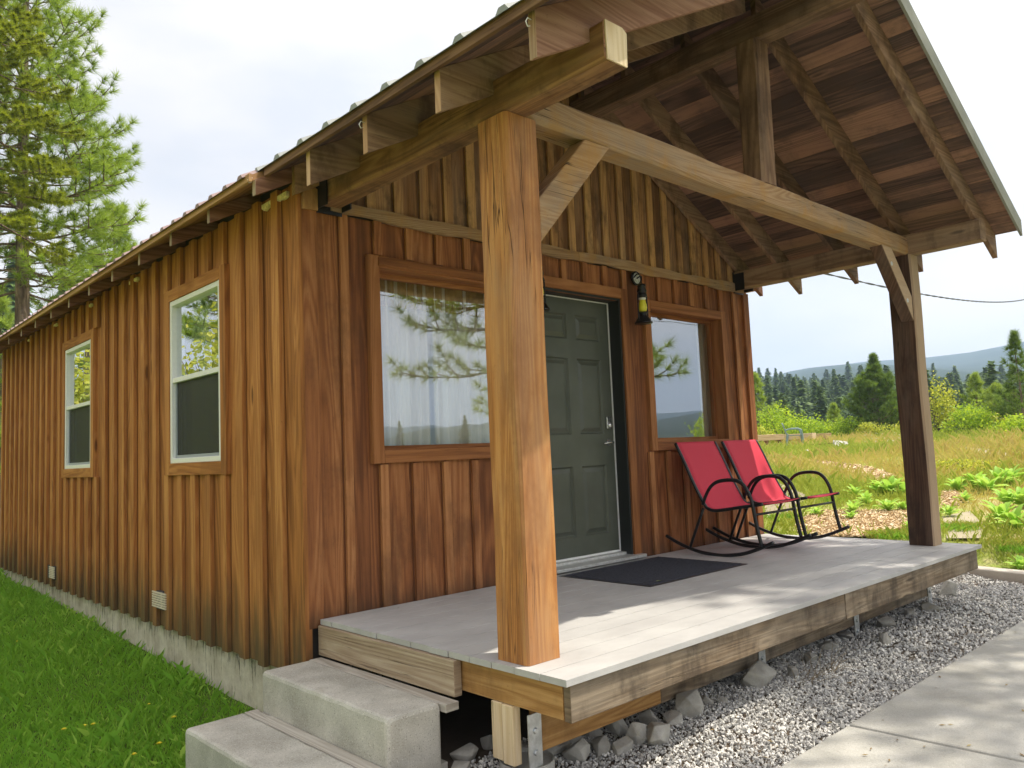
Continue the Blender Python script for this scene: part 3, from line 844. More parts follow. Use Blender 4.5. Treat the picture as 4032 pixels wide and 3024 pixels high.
for i, (a, b) in enumerate(FW):
    z0, z1 = FWZ
    win = MB(); 
    # window unit frame (dark recessed stop)
    t = .03
    win.box(a+.002, a+t, .085, .125, z0+.002, z1-.002, 2); win.box(b-t, b-.002, .085, .125, z0+.002, z1-.002, 2)
    win.box(a+t, b-t, .085, .125, z0+.002, z0+t, 0); win.box(a+t, b-t, .085, .125, z1-t, z1-.002, 0)
    wo = win.build('window', m_trim, cabin)
    tr = MB(); mitred_frame(tr, 0, a, b, z0, z1, .078, -.034, .012)
    # reveal lining
    tr.box(a-.012, a+.0015, -.012, .1, z0, z1, 2); tr.box(b-.0015, b+.012, -.012, .1, z0, z1, 2)
    tr.box(a, b, -.012, .1, z1-.0015, z1+.012, 0); tr.box(a, b, -.020, .1, z0-.012, z0+.0015, 0)
    tr.build('window_trim', m_trim, wo, bevel=.002)
    if i == 0:
        hd = MB(); hd.prism([(-.034, z1+.012), (-.048, z1+.018), (-.040, z1+.062), (-.030, z1+.075)], 0, a-.01, b+.02, None, 'x'); hd.build('window_head_board', m_greyw if False else m_trim, wo)
    gl = MB(); gl.box(a+t, b-t, .100, .104, z0+t, z1-t, 2); gl.build('pane', m_glassf, wo)
    # curtain
    def curtain(x0, x1, zt, zb, y, mat, nm, amp=.022, per=.085):
        n = int((x1-x0)/.012); T = []
        for k in range(n+1):
            x = x0+(x1-x0)*k/n; yy = y+amp*math.sin(x*2*math.pi/per+1.3*math.sin(x*7))
            T.append((x, yy))
        V = [(x, yy, zb) for x, yy in T]+[(x, yy*1+.0, zt) for x, yy in T]
        m = n+1; fv = []; 
        for k in range(n): fv += [k, k+1, m+k+1, m+k]
        o = finish(nm, V, fv, [4]*n, None, None, mat, wo, smooth=True)
        s = o.modifiers.new('thick', 'SOLIDIFY'); s.thickness = .003
    if i == 0:
        curtain(a-.05, a+.50, z1+.05, .25, .155, m_curt, 'curtain')
        curtain(a+.53, b+.05, z1+.05, .25, .158, m_curt, 'curtain')
        curtain(a-.05, b+.05, z1+.06, z1-.20, .140, m_gold, 'valance', .008, .06)
    else:
        curtain(a-.05, a+.16, z1+.05, .25, .16, m_curt, 'curtain')
        curtain(b-.06, b+.10, z1+.05, .25, .20, m_curt, 'curtain')

for i, (a, b) in enumerate(SW):
    z0, z1 = SWZ; zm = 1.53; t = .038
    fr = MB()
    fr.box(-.034, .07, a+.001, a+t, z0+.001, z1-.001, 2); fr.box(-.030, .07, b-t, b-.001, z0+.001, z1-.001, 2)
    fr.box(-.030, .07, a+t, b-t, z0+.001, z0+t, 1); fr.box(-.030, .07, a+t, b-t, z1-t, z1-.001, 1)
    fr.box(-.024, .07, a+t, b-t, zm-.018, zm+.018, 1)
    wo = fr.build('window', m_white, cabin, bevel=.003)
    s = MB()
    s.box(-.004, .03, b-t-.022, b-t, z0+t, zm-.018, 2); s.box(-.004, .03, a+t, a+t+.022, z0+t, zm-.018, 2); s.box(-.004, .03, a+t+.022, b-t-.022, z0+t, z0+t+.022, 1)
    s.build('screen_frame', simple('grey sash', (.30, .33, .36), .5) if i == 0 else bpy.data.materials['grey sash'], wo)
    tr = MB(); mitred_frame(tr, 1, a, b, z0, z1, .088, -.040, .012); tr.build('window_trim', m_side, wo, bevel=.002)
    g = MB(); g.box(.008, .012, a+t, b-t, zm+.018, z1-t, 2); g.build('upper_pane', m_glasss, wo)
    g = MB(); g.box(.038, .042, a+t, b-t, z0+t, zm-.018, 2); g.build('lower_pane', m_glasss, wo)
    g = MB(); g.box(.004, .006, a+t+.02, b-t-.02, z0+t+.02, zm-.018, 2); g.build('insect_screen', m_screen, wo)
    n = 40; V = []
    for zz in (z0-.1, z1):
        for k in range(n+1): 
            y = b-.30+.34*k/n; V.append((.16+.02*math.sin(y*75), y, zz))
    fv = []
    for k in range(n): fv += [k, k+1, n+2+k, n+1+k]
    o = finish('curtain', V, fv, [4]*n, None, None, m_sheer, wo, smooth=True); q = o.modifiers.new('t', 'SOLIDIFY'); q.thickness = .003

# ---- door
dx0, dx1, dz0, dz1 = 1.935, 2.845, .057, 2.087
fr = MB()
fr.box(dx0-.02, dx0-.001, -.012, .13, .0, 2.095, 2); fr.box(dx1+.0015, dx1+.022, -.012, .13, 0, 2.095, 2); fr.box(dx0-.02, dx1+.022, -.012, .13, 2.0955, 2.11, 0)
fro = fr.build('door_frame', m_jamb, cabin)
tr = MB(); tr.box(dx1+.022, dx1+.107, -.030, .012, .0, 2.195, 2); tr.box(dx0-.107, dx0-.022, -.030, .012, .0, 2.195, 2); tr.box(dx0-.0205, dx1+.0205, -.030, .012, 2.11, 2.1935, 0)
tr.build('door_trim', m_trim, fro, bevel=.002)
ws = MB(); ws.box(dx1-.009, dx1, .098, .106, dz0, dz1, 2); ws.box(dx0, dx1-.01, .098, .106, dz1-.008, dz1, 0); ws.box(dx0, dx1-.01, .096, .106, dz0, dz0+.014, 0)
ws.build('weather_strip', m_white, fro)
sl = MB(); sl.box(dx0-.02, dx1+.10, -.085, .14, .012, .036, 0); sl.box(dx0, dx1, .04, .13, .036, .056, 0)
sl.build('door_sill', simple('pale aluminium', (.62, .62, .60), .4, .5, nz=.1), fro, bevel=.003)
d = MB()
rows = [(.15, .70), (.86, 1.50), (1.66, 1.93)]; cols = [(.115, .405), (.505, .795)]
rows = [(.13, .80), (.98, 1.55), (1.68, 1.90)]
rows = [(dz0+.16, dz0+.70), (dz0+.95, dz0+1.55), (dz0+1.70, dz0+1.90)]
us = sorted({0, .91, *[c for q in cols for c in q]}); zs = sorted({dz0, dz1, *[c for q in rows for c in q]})
for i in range(len(us)-1):
    for j in range(len(zs)-1):
        cu, cz = (us[i]+us[i+1])/2, (zs[j]+zs[j+1])/2
        if any(c[0] < cu < c[1] for c in cols) and any(r[0] < cz < r[1] for r in rows): continue
        d.box(dx0+us[i], dx0+us[i+1], .108, .145, zs[j], zs[j+1], 2)
dob = d.build('door', m_door, cabin)
for c in cols:
    for r in rows:
        p = MB(); x0, x1, z0, z1 = dx0+c[0], dx0+c[1], r[0], r[1]
        def ring(a, ya, b_, yb):
            A = [(x0+a, ya, z0+a), (x1-a, ya, z0+a), (x1-a, ya, z1-a), (x0+a, ya, z1-a)]
            B = [(x0+b_, yb, z0+b_), (x1-b_, yb, z0+b_), (x1-b_, yb, z1-b_), (x0+b_, yb, z1-b_)]
            for k in range(4):
                k2 = (k+1) % 4; q = [A[k], A[k2], B[k2], B[k]]; n0 = len(p.v); p.v += [Vector(v) for v in q]
                p.fv += [n0, n0+1, n0+2, n0+3]; p.fn.append(4); p.rn.append(.5); p.mi.append(0); p.uv += [(0, 0)]*4
        ring(0, .108, .012, .122); ring(.012, .122, .020, .122); ring(.020, .122, .050, .1105)
        n0 = len(p.v); p.v += [Vector((x0+.05, .1105, z0+.05)), Vector((x1-.05, .1105, z0+.05)), Vector((x1-.05, .1105, z1-.05)), Vector((x0+.05, .1105, z1-.05))]
        p.fv += [n0, n0+1, n0+2, n0+3]; p.fn.append(4); p.rn.append(.5); p.mi.append(0); p.uv += [(0, 0)]*4
        p.build('door_panel', m_door, dob)
k = MB(); k.box(2.745, 2.805, .088, .1075, 1.045, 1.145, 2)
ko = k.build('keypad_lock', m_chrome, dob, bevel=.006)
k = MB(); k.lathe([(.026, 0), (.026, .010), (.020, .016), (.012, .022)], (2.775, .088, 1.073), 16, axis='y'); k.build('lock_dial', m_chrome, ko, smooth=False)
k = MB()
for q in range(3):
    for w in range(4): k.box(2.752+w*.0115, 2.760+w*.0115, .0862, .0885, 1.108+q*.0115, 1.115+q*.0115, 2)
k.build('key_button', m_black, ko)
k = MB(); k.lathe([(.030, 0), (.030, .006), (.012, .010), (.011, .045)], (2.775, .108, .935), 18, axis='y')
k.tube([(2.775, .060, .935), (2.74, .055, .936), (2.70, .058, .931), (2.665, .062, .926)], [.011, .010, .008, .007], 8)
k.build('door_handle', m_chrome, dob, smooth=True)

# ---- porch frame
px, ps, py, qx = .109, .198, -1.664, 4.618
qx = 4.615
mb = MB(); mb.timber((px+ps/2, py+ps/2, 0.001), (px+ps/2, py+ps/2, H), ps, ps, (0, 1, 0), 18, .0015, .010, .004, rnd=.55)
mb.build('porch_post', m_post, cabin)['label'] = 'honey coloured near porch post'
mb = MB(); mb.timber((qx+ps/2-.02, py+ps/2, 0.001), (qx+ps/2-.02, py+ps/2, H), ps-.03, ps, (0, 1, 0), 18, .0025, .010, .008)
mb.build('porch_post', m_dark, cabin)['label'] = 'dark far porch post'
bw, bh = .142, .165
mb = MB(); mb.timber((px+bw/2, -2.237, H+bh/2+.001), (px+bw/2, -.03, H+bh/2+.001), bw, bh, (0, 0, 1), 20, .003, .012, .006); mb.build('eave_beam', m_beam, cabin)
mb = MB(); mb.timber((W-px-bw/2, -2.19, H+bh/2+.001), (W-px-bw/2, -.03, H+bh/2+.001), bw, bh, (0, 0, 1), 20, .002, .008, .003); mb.build('eave_beam', m_raft, cabin)
# pale sawn end of the near beam
mb = MB(); mb.prism([(px+.012, H+.003), (px+bw-.010, H+.003), (px+bw-.004, H+bh-.02), (px+bw-.03, H+bh-.004), (px+.008, H+bh-.004)], 1, -2.2435, -2.2365, .9); mb.build('beam_end', m_timberpale, cabin)
mb = MB(); mb.timber((px+bw+.001, -1.58, H+.078), (W-px-bw-.001, -1.58, H+.072), .15, .150, (0, 0, 1), 46, .001, .014, .009); mb.build('tie_beam', m_tie, cabin)
mb = MB(); mb.timber((XC-.005, -1.58, H+.145), (XC-.005, -1.58, 3.478), .150, .165, (1, 0, 0), 12, .004, .012, .012); mb.build('king_post', m_raft, cabin)
mb = MB(); mb.timber((XC, -2.30, 3.478+.085), (XC, -.02, 3.478+.085), .13, .17, (0, 0, 1), 12, .002, .008, .003); mb.build('ridge_beam', m_raft, cabin)
# knee braces
def brace(sg, mat):
    x0 = px+ps if sg > 0 else qx-.01
    Q = [(x0, 1.820), (x0, 2.025), (x0+sg*.335, 2.383), (x0+sg*.52, 2.383)]
    b = MB(); b.prism(Q if sg > 0 else Q[::-1], 1, -1.655, -1.555, None, 'x'); o = b.build('knee_brace', mat, cabin, bevel=.006)
    for fx, fz in ((.10, 1.98), (.36, 2.25)) if sg < 0 else ():
        n = MB(); n.lathe([(.018, 0), (.017, .003), (.006, .0035), (.006, .008)], (x0+sg*fx, -1.655, fz), 12, axis='y'); n.build('bolt', m_galv, o)
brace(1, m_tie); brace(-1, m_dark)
# hanger shoes where the beams meet the wall
for x in (px-.012, W-px-bw-.012):
    b = MB(); b.box(x, x+bw+.024, -.032, -.021, BZ-.02, H+bh, 2); b.box(x, x+.008, -.14, -.032, BZ-.0, H+bh-.02, 2); b.box(x+bw+.016, x+bw+.024, -.14, -.032, BZ-.0, H+bh-.02, 2)
    b.build('beam_hanger', m_black, cabin)
b = MB(); b.box(.0, .094, -.045, .0, BZ-.015, 2.475, 2); b.build('corner_block', m_gable, cabin)
# rafters
def rafter(y, side, e, zb, zs, mat, tail=None, w=.038):
    if side < 0: P = [(-e, zb-SL*e), (XC-.066, zb+SL*(XC-.066)), (XC-.066, zs-.001+SL*(XC-.066)), (-e, zs-.001-SL*e)]
    else: P = [(W+e, zb-SL*e), (W+e, zs-.001-SL*e), (XC+.066, zs-.001+SL*(XC-.066)), (XC+.066, zb+SL*(XC-.066))]
    b = MB(); b.prism(P, 1, y, y+w, None, 'x'); o = b.build('rafter', mat, cabin, bevel=.002)
    if tail:
        x = -e if side < 0 else W+e
        b = MB(); b.box(x-.0025, x+.0005, y+.001, y+w-.001, zb-SL*e+.002, zs-SL*e-.003, 2) if side < 0 else b.box(x-.0005, x+.0025, y+.001, y+w-.001, zb-SL*e+.002, zs-SL*e-.003, 2)
        b.build('rafter_end', tail, o)
RY = [-2.168, -1.594, -1.030, -.481]
for i, y in enumerate(RY):
    rafter(y, -1, .19, ZB, ZS, m_redraft if i == 0 else m_raft, m_endgrain if i else m_tie)
    rafter(y, 1, .22, ZB, ZS, m_raft, m_greyw)
rafter(-.062, -1, .06, ZB+.02, ZS, m_gable); rafter(-.062, 1, .06, ZB+.02, ZS, m_raft)
my = -.03; k = 0
while my < LN+.1:
    rafter(my, -1, EM-.02, ZS-.092, ZS, m_redraft, m_greyw); rafter(my, 1, EM-.02, ZS-.092, ZS, m_redraft)
    my += .640; k += 1
# roof planking (one part per slope), fascia, metal
def slope_planks(side, y0, y1, e, mat, name, pw=.128, th=.036):
    b = MB(); s = -e/math.cos(math.atan(SL)) if False else None
    n = int((XC+e)/(pw*.883))+1; c = .883
    for i in range(n):
        xa = -e+i*pw*c; xb = min(xa+pw*c-.003, XC-.002)
        if xa >= XC: break
        za, zb_ = ZS+SL*xa, ZS+SL*xb
        ys = [y0, y1]
        if y1-y0 < 3 and random.random() < .55: ys = [y0, random.choice(RY)+.019, y1]
        for j in range(len(ys)-1):
            ya, yb = ys[j]+(.001 if j else 0), ys[j+1]
            if side < 0: P = [(xa, ya, za), (xb, ya, zb_), (xb, yb, zb_), (xa, yb, za)]
            else: P = [(W-xb, ya, zb_), (W-xa, ya, za), (W-xa, yb, za), (W-xb, yb, zb_)]
            b.quadbox(P+[(q[0], q[1], q[2]+th) for q in P], 1, random.random())
    return b.build(name, mat, cabin)
slope_planks(-1, YF, -.005, EV, m_plank, 'roof_planking'); slope_planks(1, YF, -.005, EV, m_plank, 'roof_planking')
slope_planks(-1, 0.0, LN+.25, EM, m_edge2, 'roof_planking'); slope_planks(1, 0.0, LN+.25, EM, m_edge2, 'roof_planking')
b = MB(); b.box(-EV-.020, -EV-.001, YF, -.03, ZS-SL*EV-.012, ZS-SL*EV+.042, 1, .4); b.build('fascia', m_edge, cabin)
b = MB(); b.box(W+EV+.001, W+EV+.020, YF, -.03, ZS-SL*EV-.004, ZS-SL*EV+.042, 1, .4); b.build('fascia', m_edge, cabin)
for y0, y1 in ((-.028, 2.9), (2.904, 6.1), (6.104, LN+.25)):
    b = MB(); b.box(-EM-.018, -EM-.001, y0, y1, ZS-SL*EM-.010, ZS-SL*EM+.035, 1); b.build('fascia', m_edge2, cabin)
b = MB(); b.box(W+EM+.001, W+EM+.018, 0, LN+.25, ZS-SL*EM-.01, ZS-SL*EM+.035, 1); b.build('fascia', m_edge2, cabin)
def metal(side, y0, y1, e, z0, pitch, mat, name, rh=.026, rb=.075, rt=.035, x1=XC):
    prof = []; y = y0
    while y < y1-.01:
        prof += [(y, 0), (min(y+rb*.28, y1), rh), (min(y+rb*.28+rt, y1), rh), (min(y+rb, y1), 0)]
        y += pitch
    prof.append((y1, 0))
    V = []; m = len(prof); xs = [-e-.035, x1+.0]
    for th in (0, .0012):
        for x in xs:
            for yy, h in prof: V.append((x if side < 0 else W-x, yy, z0+SL*x+h+th))
    fv = []; n = 0
    for k in range(m-1):
        fv += [k, k+1, m+k+1, m+k]; fv += [2*m+k, 3*m+k, 3*m+k+1, 2*m+k+1]; fv += [k, 2*m+k, 2*m+k+1, k+1]; n += 3
    fn = [4]*n
    for k in range(0, m-3, 4): fv += [k, k+1, k+2, k+3] if side > 0 else [k+3, k+2, k+1, k]; fn.append(4)
    finish(name, V, fv, fn, None, None, mat, cabin)
zp = ZS+.036+.010
metal(-1, YF-.012, .05, EV, zp, .262, m_roofp, 'metal_roofing'); metal(1, YF-.012, .05, EV, zp, .262, m_roofp, 'metal_roofing')
metal(-1, .02, LN+.28, EM, zp-.008, .205, m_roofm, 'metal_roofing', .022); metal(1, .02, LN+.28, EM, zp-.008, .205, m_roofm, 'metal_roofing', .030)
# metal trim on the gable rake
for sd_ in (-1, 1):
    b = MB()
    for z0, z1, y0, y1 in ((-.035, .092, YF-.020, YF-.002), (.088, .096, YF-.018, YF+.12)):
        xa, xb = -EV-.03, XC-.001
        P = [(xa, z0+ZS+SL*xa), (xb, z0+ZS+SL*xb), (xb, z1+ZS+SL*xb), (xa, z1+ZS+SL*xa)]
        if sd_ > 0: P = [(W-q[0], q[1]) for q in P][::-1]
        b.prism(P, 1, y0, y1, .5)
    b.build('rake_trim', m_rake, cabin)
b = MB(); b.prism([(XC-.16, zp+SL*XC-.16*SL+.045), (XC+.16, zp+SL*XC-.16*SL+.045), (XC, zp+SL*XC+.06)], 1, YF-.02, LN+.3, .5); b.build('ridge_cap', m_roofp, cabin)
# bits of chewed foam at the eaves and small screw hooks
for y, s in ((.10, 1.25), (2.75, .8), (4.08, .55), (5.35, .5), (6.6, .4)):
    b = MB(); n0 = 10
    P = [(y+.26*s*(k/n0), 2.462-.016*abs(math.sin(k*.9+y))*s-.010*random.random()*s) for k in range(n0+1)]+[(y+.26*s, 2.476), (y, 2.478)]
    b.prism(P, 0, -.032, -.010); b.build('eave_foam', m_foam, cabin)
for y in (RY[0], RY[2]-.0, -.03):
    b = MB(); x = -.195 if y < -.2 else -.29; z = ZS-SL*.2-.055
    b.tube([(x, y+.019, z+.02), (x-.018, y+.019, z+.022), (x-.028, y+.019, z+.005), (x-.020, y+.019, z-.012), (x-.008, y+.019, z-.006)], .0022, 6); b.build('screw_hook', m_white, cabin, smooth=True)

# ------------------------------------------------------------------ porch deck
xL, xR, DD = .068, 4.882, 1.921
deck = empty('porch_deck', (2.4, -1.0, -.5))
tag(deck, 'grey composite board porch deck with weathered rim boards in front of the door', 'deck')
pitch = DD/13
for k in range(13):
    y1 = -k*pitch; y0 = y1-pitch+.0045
    if k == 0: y1 = -.024
    b = MB(); e = random.uniform(-.004, .004)
    r = .0006; z0, z1 = -.027, 0
    P = [(y0+r, z0), (y1-r, z0), (y1, z0+r), (y1, z1-r), (y1-r, z1), (y0+r, z1), (y0, z1-r), (y0, z0+r)]
    b.prism(P, 0, xL+e, xR+e*.5, None, 'x'); b.build('deck_board', m_comp, deck)
b = MB(); b.box(.050, .094, -1.238, -.026, -.190, -.031, 1); b.build('skirt_board', m_greyw, deck, bevel=.003)
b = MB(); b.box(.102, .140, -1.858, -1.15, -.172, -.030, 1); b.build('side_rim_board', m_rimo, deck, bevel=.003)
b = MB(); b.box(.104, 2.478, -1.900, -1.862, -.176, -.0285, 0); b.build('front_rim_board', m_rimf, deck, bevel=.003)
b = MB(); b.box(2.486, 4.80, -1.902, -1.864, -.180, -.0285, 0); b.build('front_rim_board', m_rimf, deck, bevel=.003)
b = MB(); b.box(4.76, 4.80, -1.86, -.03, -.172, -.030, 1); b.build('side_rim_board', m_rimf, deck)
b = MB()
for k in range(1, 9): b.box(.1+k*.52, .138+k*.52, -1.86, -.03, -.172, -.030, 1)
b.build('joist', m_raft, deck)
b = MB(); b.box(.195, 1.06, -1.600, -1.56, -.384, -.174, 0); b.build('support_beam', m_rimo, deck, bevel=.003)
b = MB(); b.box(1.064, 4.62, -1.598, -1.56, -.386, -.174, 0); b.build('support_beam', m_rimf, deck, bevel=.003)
b = MB(); b.box(.092, .138, -1.570, -1.503, -.418, -.174, 2); b.box(.096, .140, -1.499, -1.430, -.412, -.174, 2); b.build('support_post', m_timberpale, deck, bevel=.004)
def plate(x, y, z0, z1, w=.085):
    b = MB(); b.box(x, x+w, y, y+.006, z0, z1, 2); o = b.build('post_bracket', m_galv, deck, bevel=.001)
    for f in (.28, .68):
        n = MB(); n.lathe([(.013, 0), (.013, .006), (.010, .009)], (x+w*.5, y, z0+(z1-z0)*f), 6, axis='y'); n.build('bolt', m_galv, o)
plate(.143, -1.6095, -.435, -.214, .078)
for x in (1.98, 3.22, 4.54): plate(x, -1.607, -.47, -.300, .07)
# tube footing under the near support post
f = MB(); f.lathe([(.120, 0), (.120, .10), (.117, .102), (.112, .088), (0.001, .094)], (.225, -1.505, -.535), 28)
f.build('pier_footing', m_walk, deck)

# ------------------------------------------------------------------ steps
def block(name, x0, x1, y0, y1, z0, z1, label, strip):
    root = empty(name, ((x0+x1)/2, (y0+y1)/2, z0)); tag(root, label, 'step', 'concrete steps up to the porch')
    n = 22; V = []; r = .018
    # jittered rounded block
    sec = [(x0, z0), (x0, z1-r), (x0+r*.3, z1-r*.3), (x0+r, z1), (x1-r, z1), (x1-r*.3, z1-r*.3), (x1, z1-r), (x1, z0)]
    ys = [y0, y0+r*.35, y0+r]+list(np.linspace(y0+.05, y1-.05, n))+[y1-r, y1-r*.35, y1]
    cx, cz = (x0+x1)/2, z1
    for i, y in enumerate(ys):
        ins = {0: r, 1: r*.3}.get(i, {len(ys)-1: r, len(ys)-2: r*.3}.get(i, 0))
        for a, c in sec:
            jx, jz = [.003*math.sin(y*q+a*9) for q in (23, 31)]
            V.append((a+(ins if a < cx else -ins)+jx*.6, y, (c-ins if c > z0+.01 else c)+jz*.5))
    m = len(sec); fv = []; fn = []
    for i in range(len(ys)-1):
        for k in range(m):
            k2 = (k+1) % m; fv += [i*m+k, i*m+k2, (i+1)*m+k2, (i+1)*m+k][::-1]; fn.append(4)
    fv += list(range(m)); fn.append(m); fv += [(len(ys)-1)*m+k for k in range(m)][::-1]; fn.append(m)
    finish('concrete_block', V, fv, fn, None, None, m_step, root, smooth=False)
    b = MB(); b.box(*strip); b.build('wood_strip', m_strip, root, bevel=.003)
    return root
block('concrete_step', -.315, -.030, -1.243, -.085, -.46, -.190, 'upper concrete step block against the deck skirt board', (-.027, .046, -1.272, -.06, -.232, -.196))
block('concrete_step', -.695, -.392, -2.0, -.050, -.70, -.385, 'lower concrete step block standing in the lawn', (-.388, -.319, -2.0, -.04, -.425, -.389))
# packing under the steps
b = MB(); b.box(-.30, .02, -1.21, -.12, -.62, -.462, 1); tag(b.build('concrete_footing', m_step), 'rough concrete footing hidden below the upper step', 'footing')

# ------------------------------------------------------------------ walk, curb, gravel
def slab(name, poly, z0, z1, mat, kind='structure'):
    b = MB(); b.prism(poly, 2, z0, z1, .5); o = b.build(name, mat, bevel=.012); tag(o, kind=kind); return o
slab('concrete_walk', [(1.695, -2.24), (6.6, -2.22), (6.9, -4.2), (1.78, -4.2)], -.62, -.505, m_walk)
slab('concrete_walk', [(-1.2, -2.27), (1.683, -2.24), (1.768, -4.2), (-1.2, -4.2)], -.62, -.508, m_walk)
b = MB(); b.prism([(6.28, -1.98), (6.48, -2.02), (6.72, -.95), (6.55, -.1), (6.35, -.1), (6.52, -.97)], 2, -.62, -.43, .5); tag(b.build('concrete_curb', m_curb, bevel=.01), 'sunlit pale concrete curb at the far end of the gravel', 'curb')

def stones(n, xs, ys, zf, smin, smax, seed, mask=None):
    g = np.random.default_rng(seed)
    oc = np.array([[1,0,0],[-1,0,0],[0,1,0],[0,-1,0],[0,0,1],[0,0,-1.]])
    fc = np.array([[0,2,4],[2,1,4],[1,3,4],[3,0,4],[2,0,5],[1,2,5],[3,1,5],[0,3,5]])
    x = g.uniform(*xs, n); y = g.uniform(*ys, n)
    if mask is not None:
        k = mask(x, y); x, y = x[k], y[k]; n = len(x)
    s = g.uniform(smin, smax, n)*(1+.5*g.random(n)**4)
    P = oc[None]*(g.uniform(.55, 1.15, (n, 6, 1)))*np.array([1, .75, .6])
    P += g.normal(0, .16, P.shape)
    q = g.normal(size=(n, 4)); q[:, 3] *= 2; q /= np.linalg.norm(q, axis=1)[:, None]
    a, b_, c, d = q.T
    Rm = np.stack([1-2*(c*c+d*d), 2*(b_*c-a*d), 2*(b_*d+a*c), 2*(b_*c+a*d), 1-2*(b_*b_+d*d), 2*(c*d-a*b_), 2*(b_*d-a*c), 2*(c*d+a*b_), 1-2*(b_*b_+c*c)], 1).reshape(n, 3, 3)
    P = np.einsum('nij,nkj->nki', Rm, P)*s[:, None, None]*.5
    z = zf(x, y)+g.uniform(-.006, .010, n)
    P += np.stack([x, y, z], 1)[:, None]
    V = P.reshape(-1, 3); fv = (fc[None]+6*np.arange(n)[:, None, None]).reshape(-1)
    return V, fv, np.repeat(g.random(n), 8)
def bedz(x, y): return -.520+.012*np.sin(x*3.1)*np.sin(y*4)+.030*sm(-1.6, -1.2, y)+.065*sm(-2.22, -1.70, y)*sm(.45, 1.3, x)*sm(6.0, 4.6, x)
def gm(x, y): return (y > -2.25) & (x < 6.5+.25*(y+1)) & (x > -.02-(y+1.2)*.3)
V1, f1, r1 = stones(30000, (-.2, 3.0), (-2.29, -1.25), bedz, .011, .025, 3, gm)
V2, f2, r2 = stones(15000, (3.0, 6.5), (-2.28, -.9), bedz, .017, .034, 4, gm)
V = np.vstack([V1, V2]); f = np.concatenate([f1, f2+len(V1)]); r = np.concatenate([r1, r2])
tag(finish('gravel', V, f, np.full(len(r), 3), None, r, m_grav), 'crushed grey gravel between the deck and the concrete walk', 'gravel', kind='stuff')
# dark bed below the gravel
xs = np.linspace(-.35, 6.6, 60); ys = np.linspace(-2.27, -.02, 24); X, Y = np.meshgrid(xs, ys, indexing='ij'); Z = bedz(X, Y)-.012
V = np.stack([X, Y, Z], -1).reshape(-1, 3); i, j = np.meshgrid(np.arange(59), np.arange(23), indexing='ij'); m = 24
q = np.stack([i*m+j, (i+1)*m+j, (i+1)*m+j+1, i*m+j+1], -1).reshape(-1)
tag(finish('gravel_bed', V, q, np.full(59*23, 4), None, None, m_soil, smooth=True), kind='structure')

# ------------------------------------------------------------------ rocks
def unproj(u, v, z):
    r = F+RX*(u-2016)/FPX-UX*(v-1512)/FPX
    return CAM+r*((z-CAM.z)/r.z)
import bmesh
def rock_mesh(seed, sx, sy, sz):
    g = random.Random(seed); bm = bmesh.new()
    pts = []
    for _ in range(15):
        v = Vector((g.gauss(0, 1), g.gauss(0, 1), g.gauss(0, 1))).normalized()
        v = Vector((v.x*sx, v.y*sy, v.z*sz))*g.uniform(.80, 1.12)
        v.z = max(v.z, -sz*.55); pts.append(bm.verts.new(v))
    r = bmesh.ops.convex_hull(bm, input=bm.verts)
    bmesh.ops.delete(bm, geom=[v for v in bm.verts if not v.link_faces], context='VERTS')
    bmesh.ops.bevel(bm, geom=list(bm.edges), offset=min(sx, sz)*.07, segments=2, affect='EDGES', profile=.6)
    bmesh.ops.triangulate(bm, faces=[f for f in bm.faces if len(f.verts) > 4])
    me = bpy.data.meshes.new('rock'); bm.to_mesh(me); bm.free()
    me.materials.append(m_rock)
    at = me.attributes.new('rnd', 'FLOAT', 'FACE'); at.data.foreach_set('value', np.full(len(me.polygons), .5+.4*(g.random()-.5), dtype=np.float32))
    return me
def rock(u, v, wpx, asp, label, z=-.52, seed=None, ay=.8, name='rock', group='stones along the gravel edge', rz=0):
    p = unproj(u, v+wpx*asp*.35, z)
    for _ in range(3):
        z = float(bedz(np.array([p.x]), np.array([p.y]))[0])-.004 if p.x > .1 else z; p = unproj(u, v+wpx*asp*.35, z)
    d = (p-CAM).length; w = wpx*d/FPX
    me = rock_mesh(seed or int(u*7+v), w*.52, w*.52*ay, w*.52*asp*1.15)
    o = bpy.data.objects.new(name, me); COL.objects.link(o)
    o.location = (p.x, p.y, z+w*.52*asp*.45); o.rotation_euler = (0, 0, YAW+rz)
    tag(o, label, 'rock', group); return o
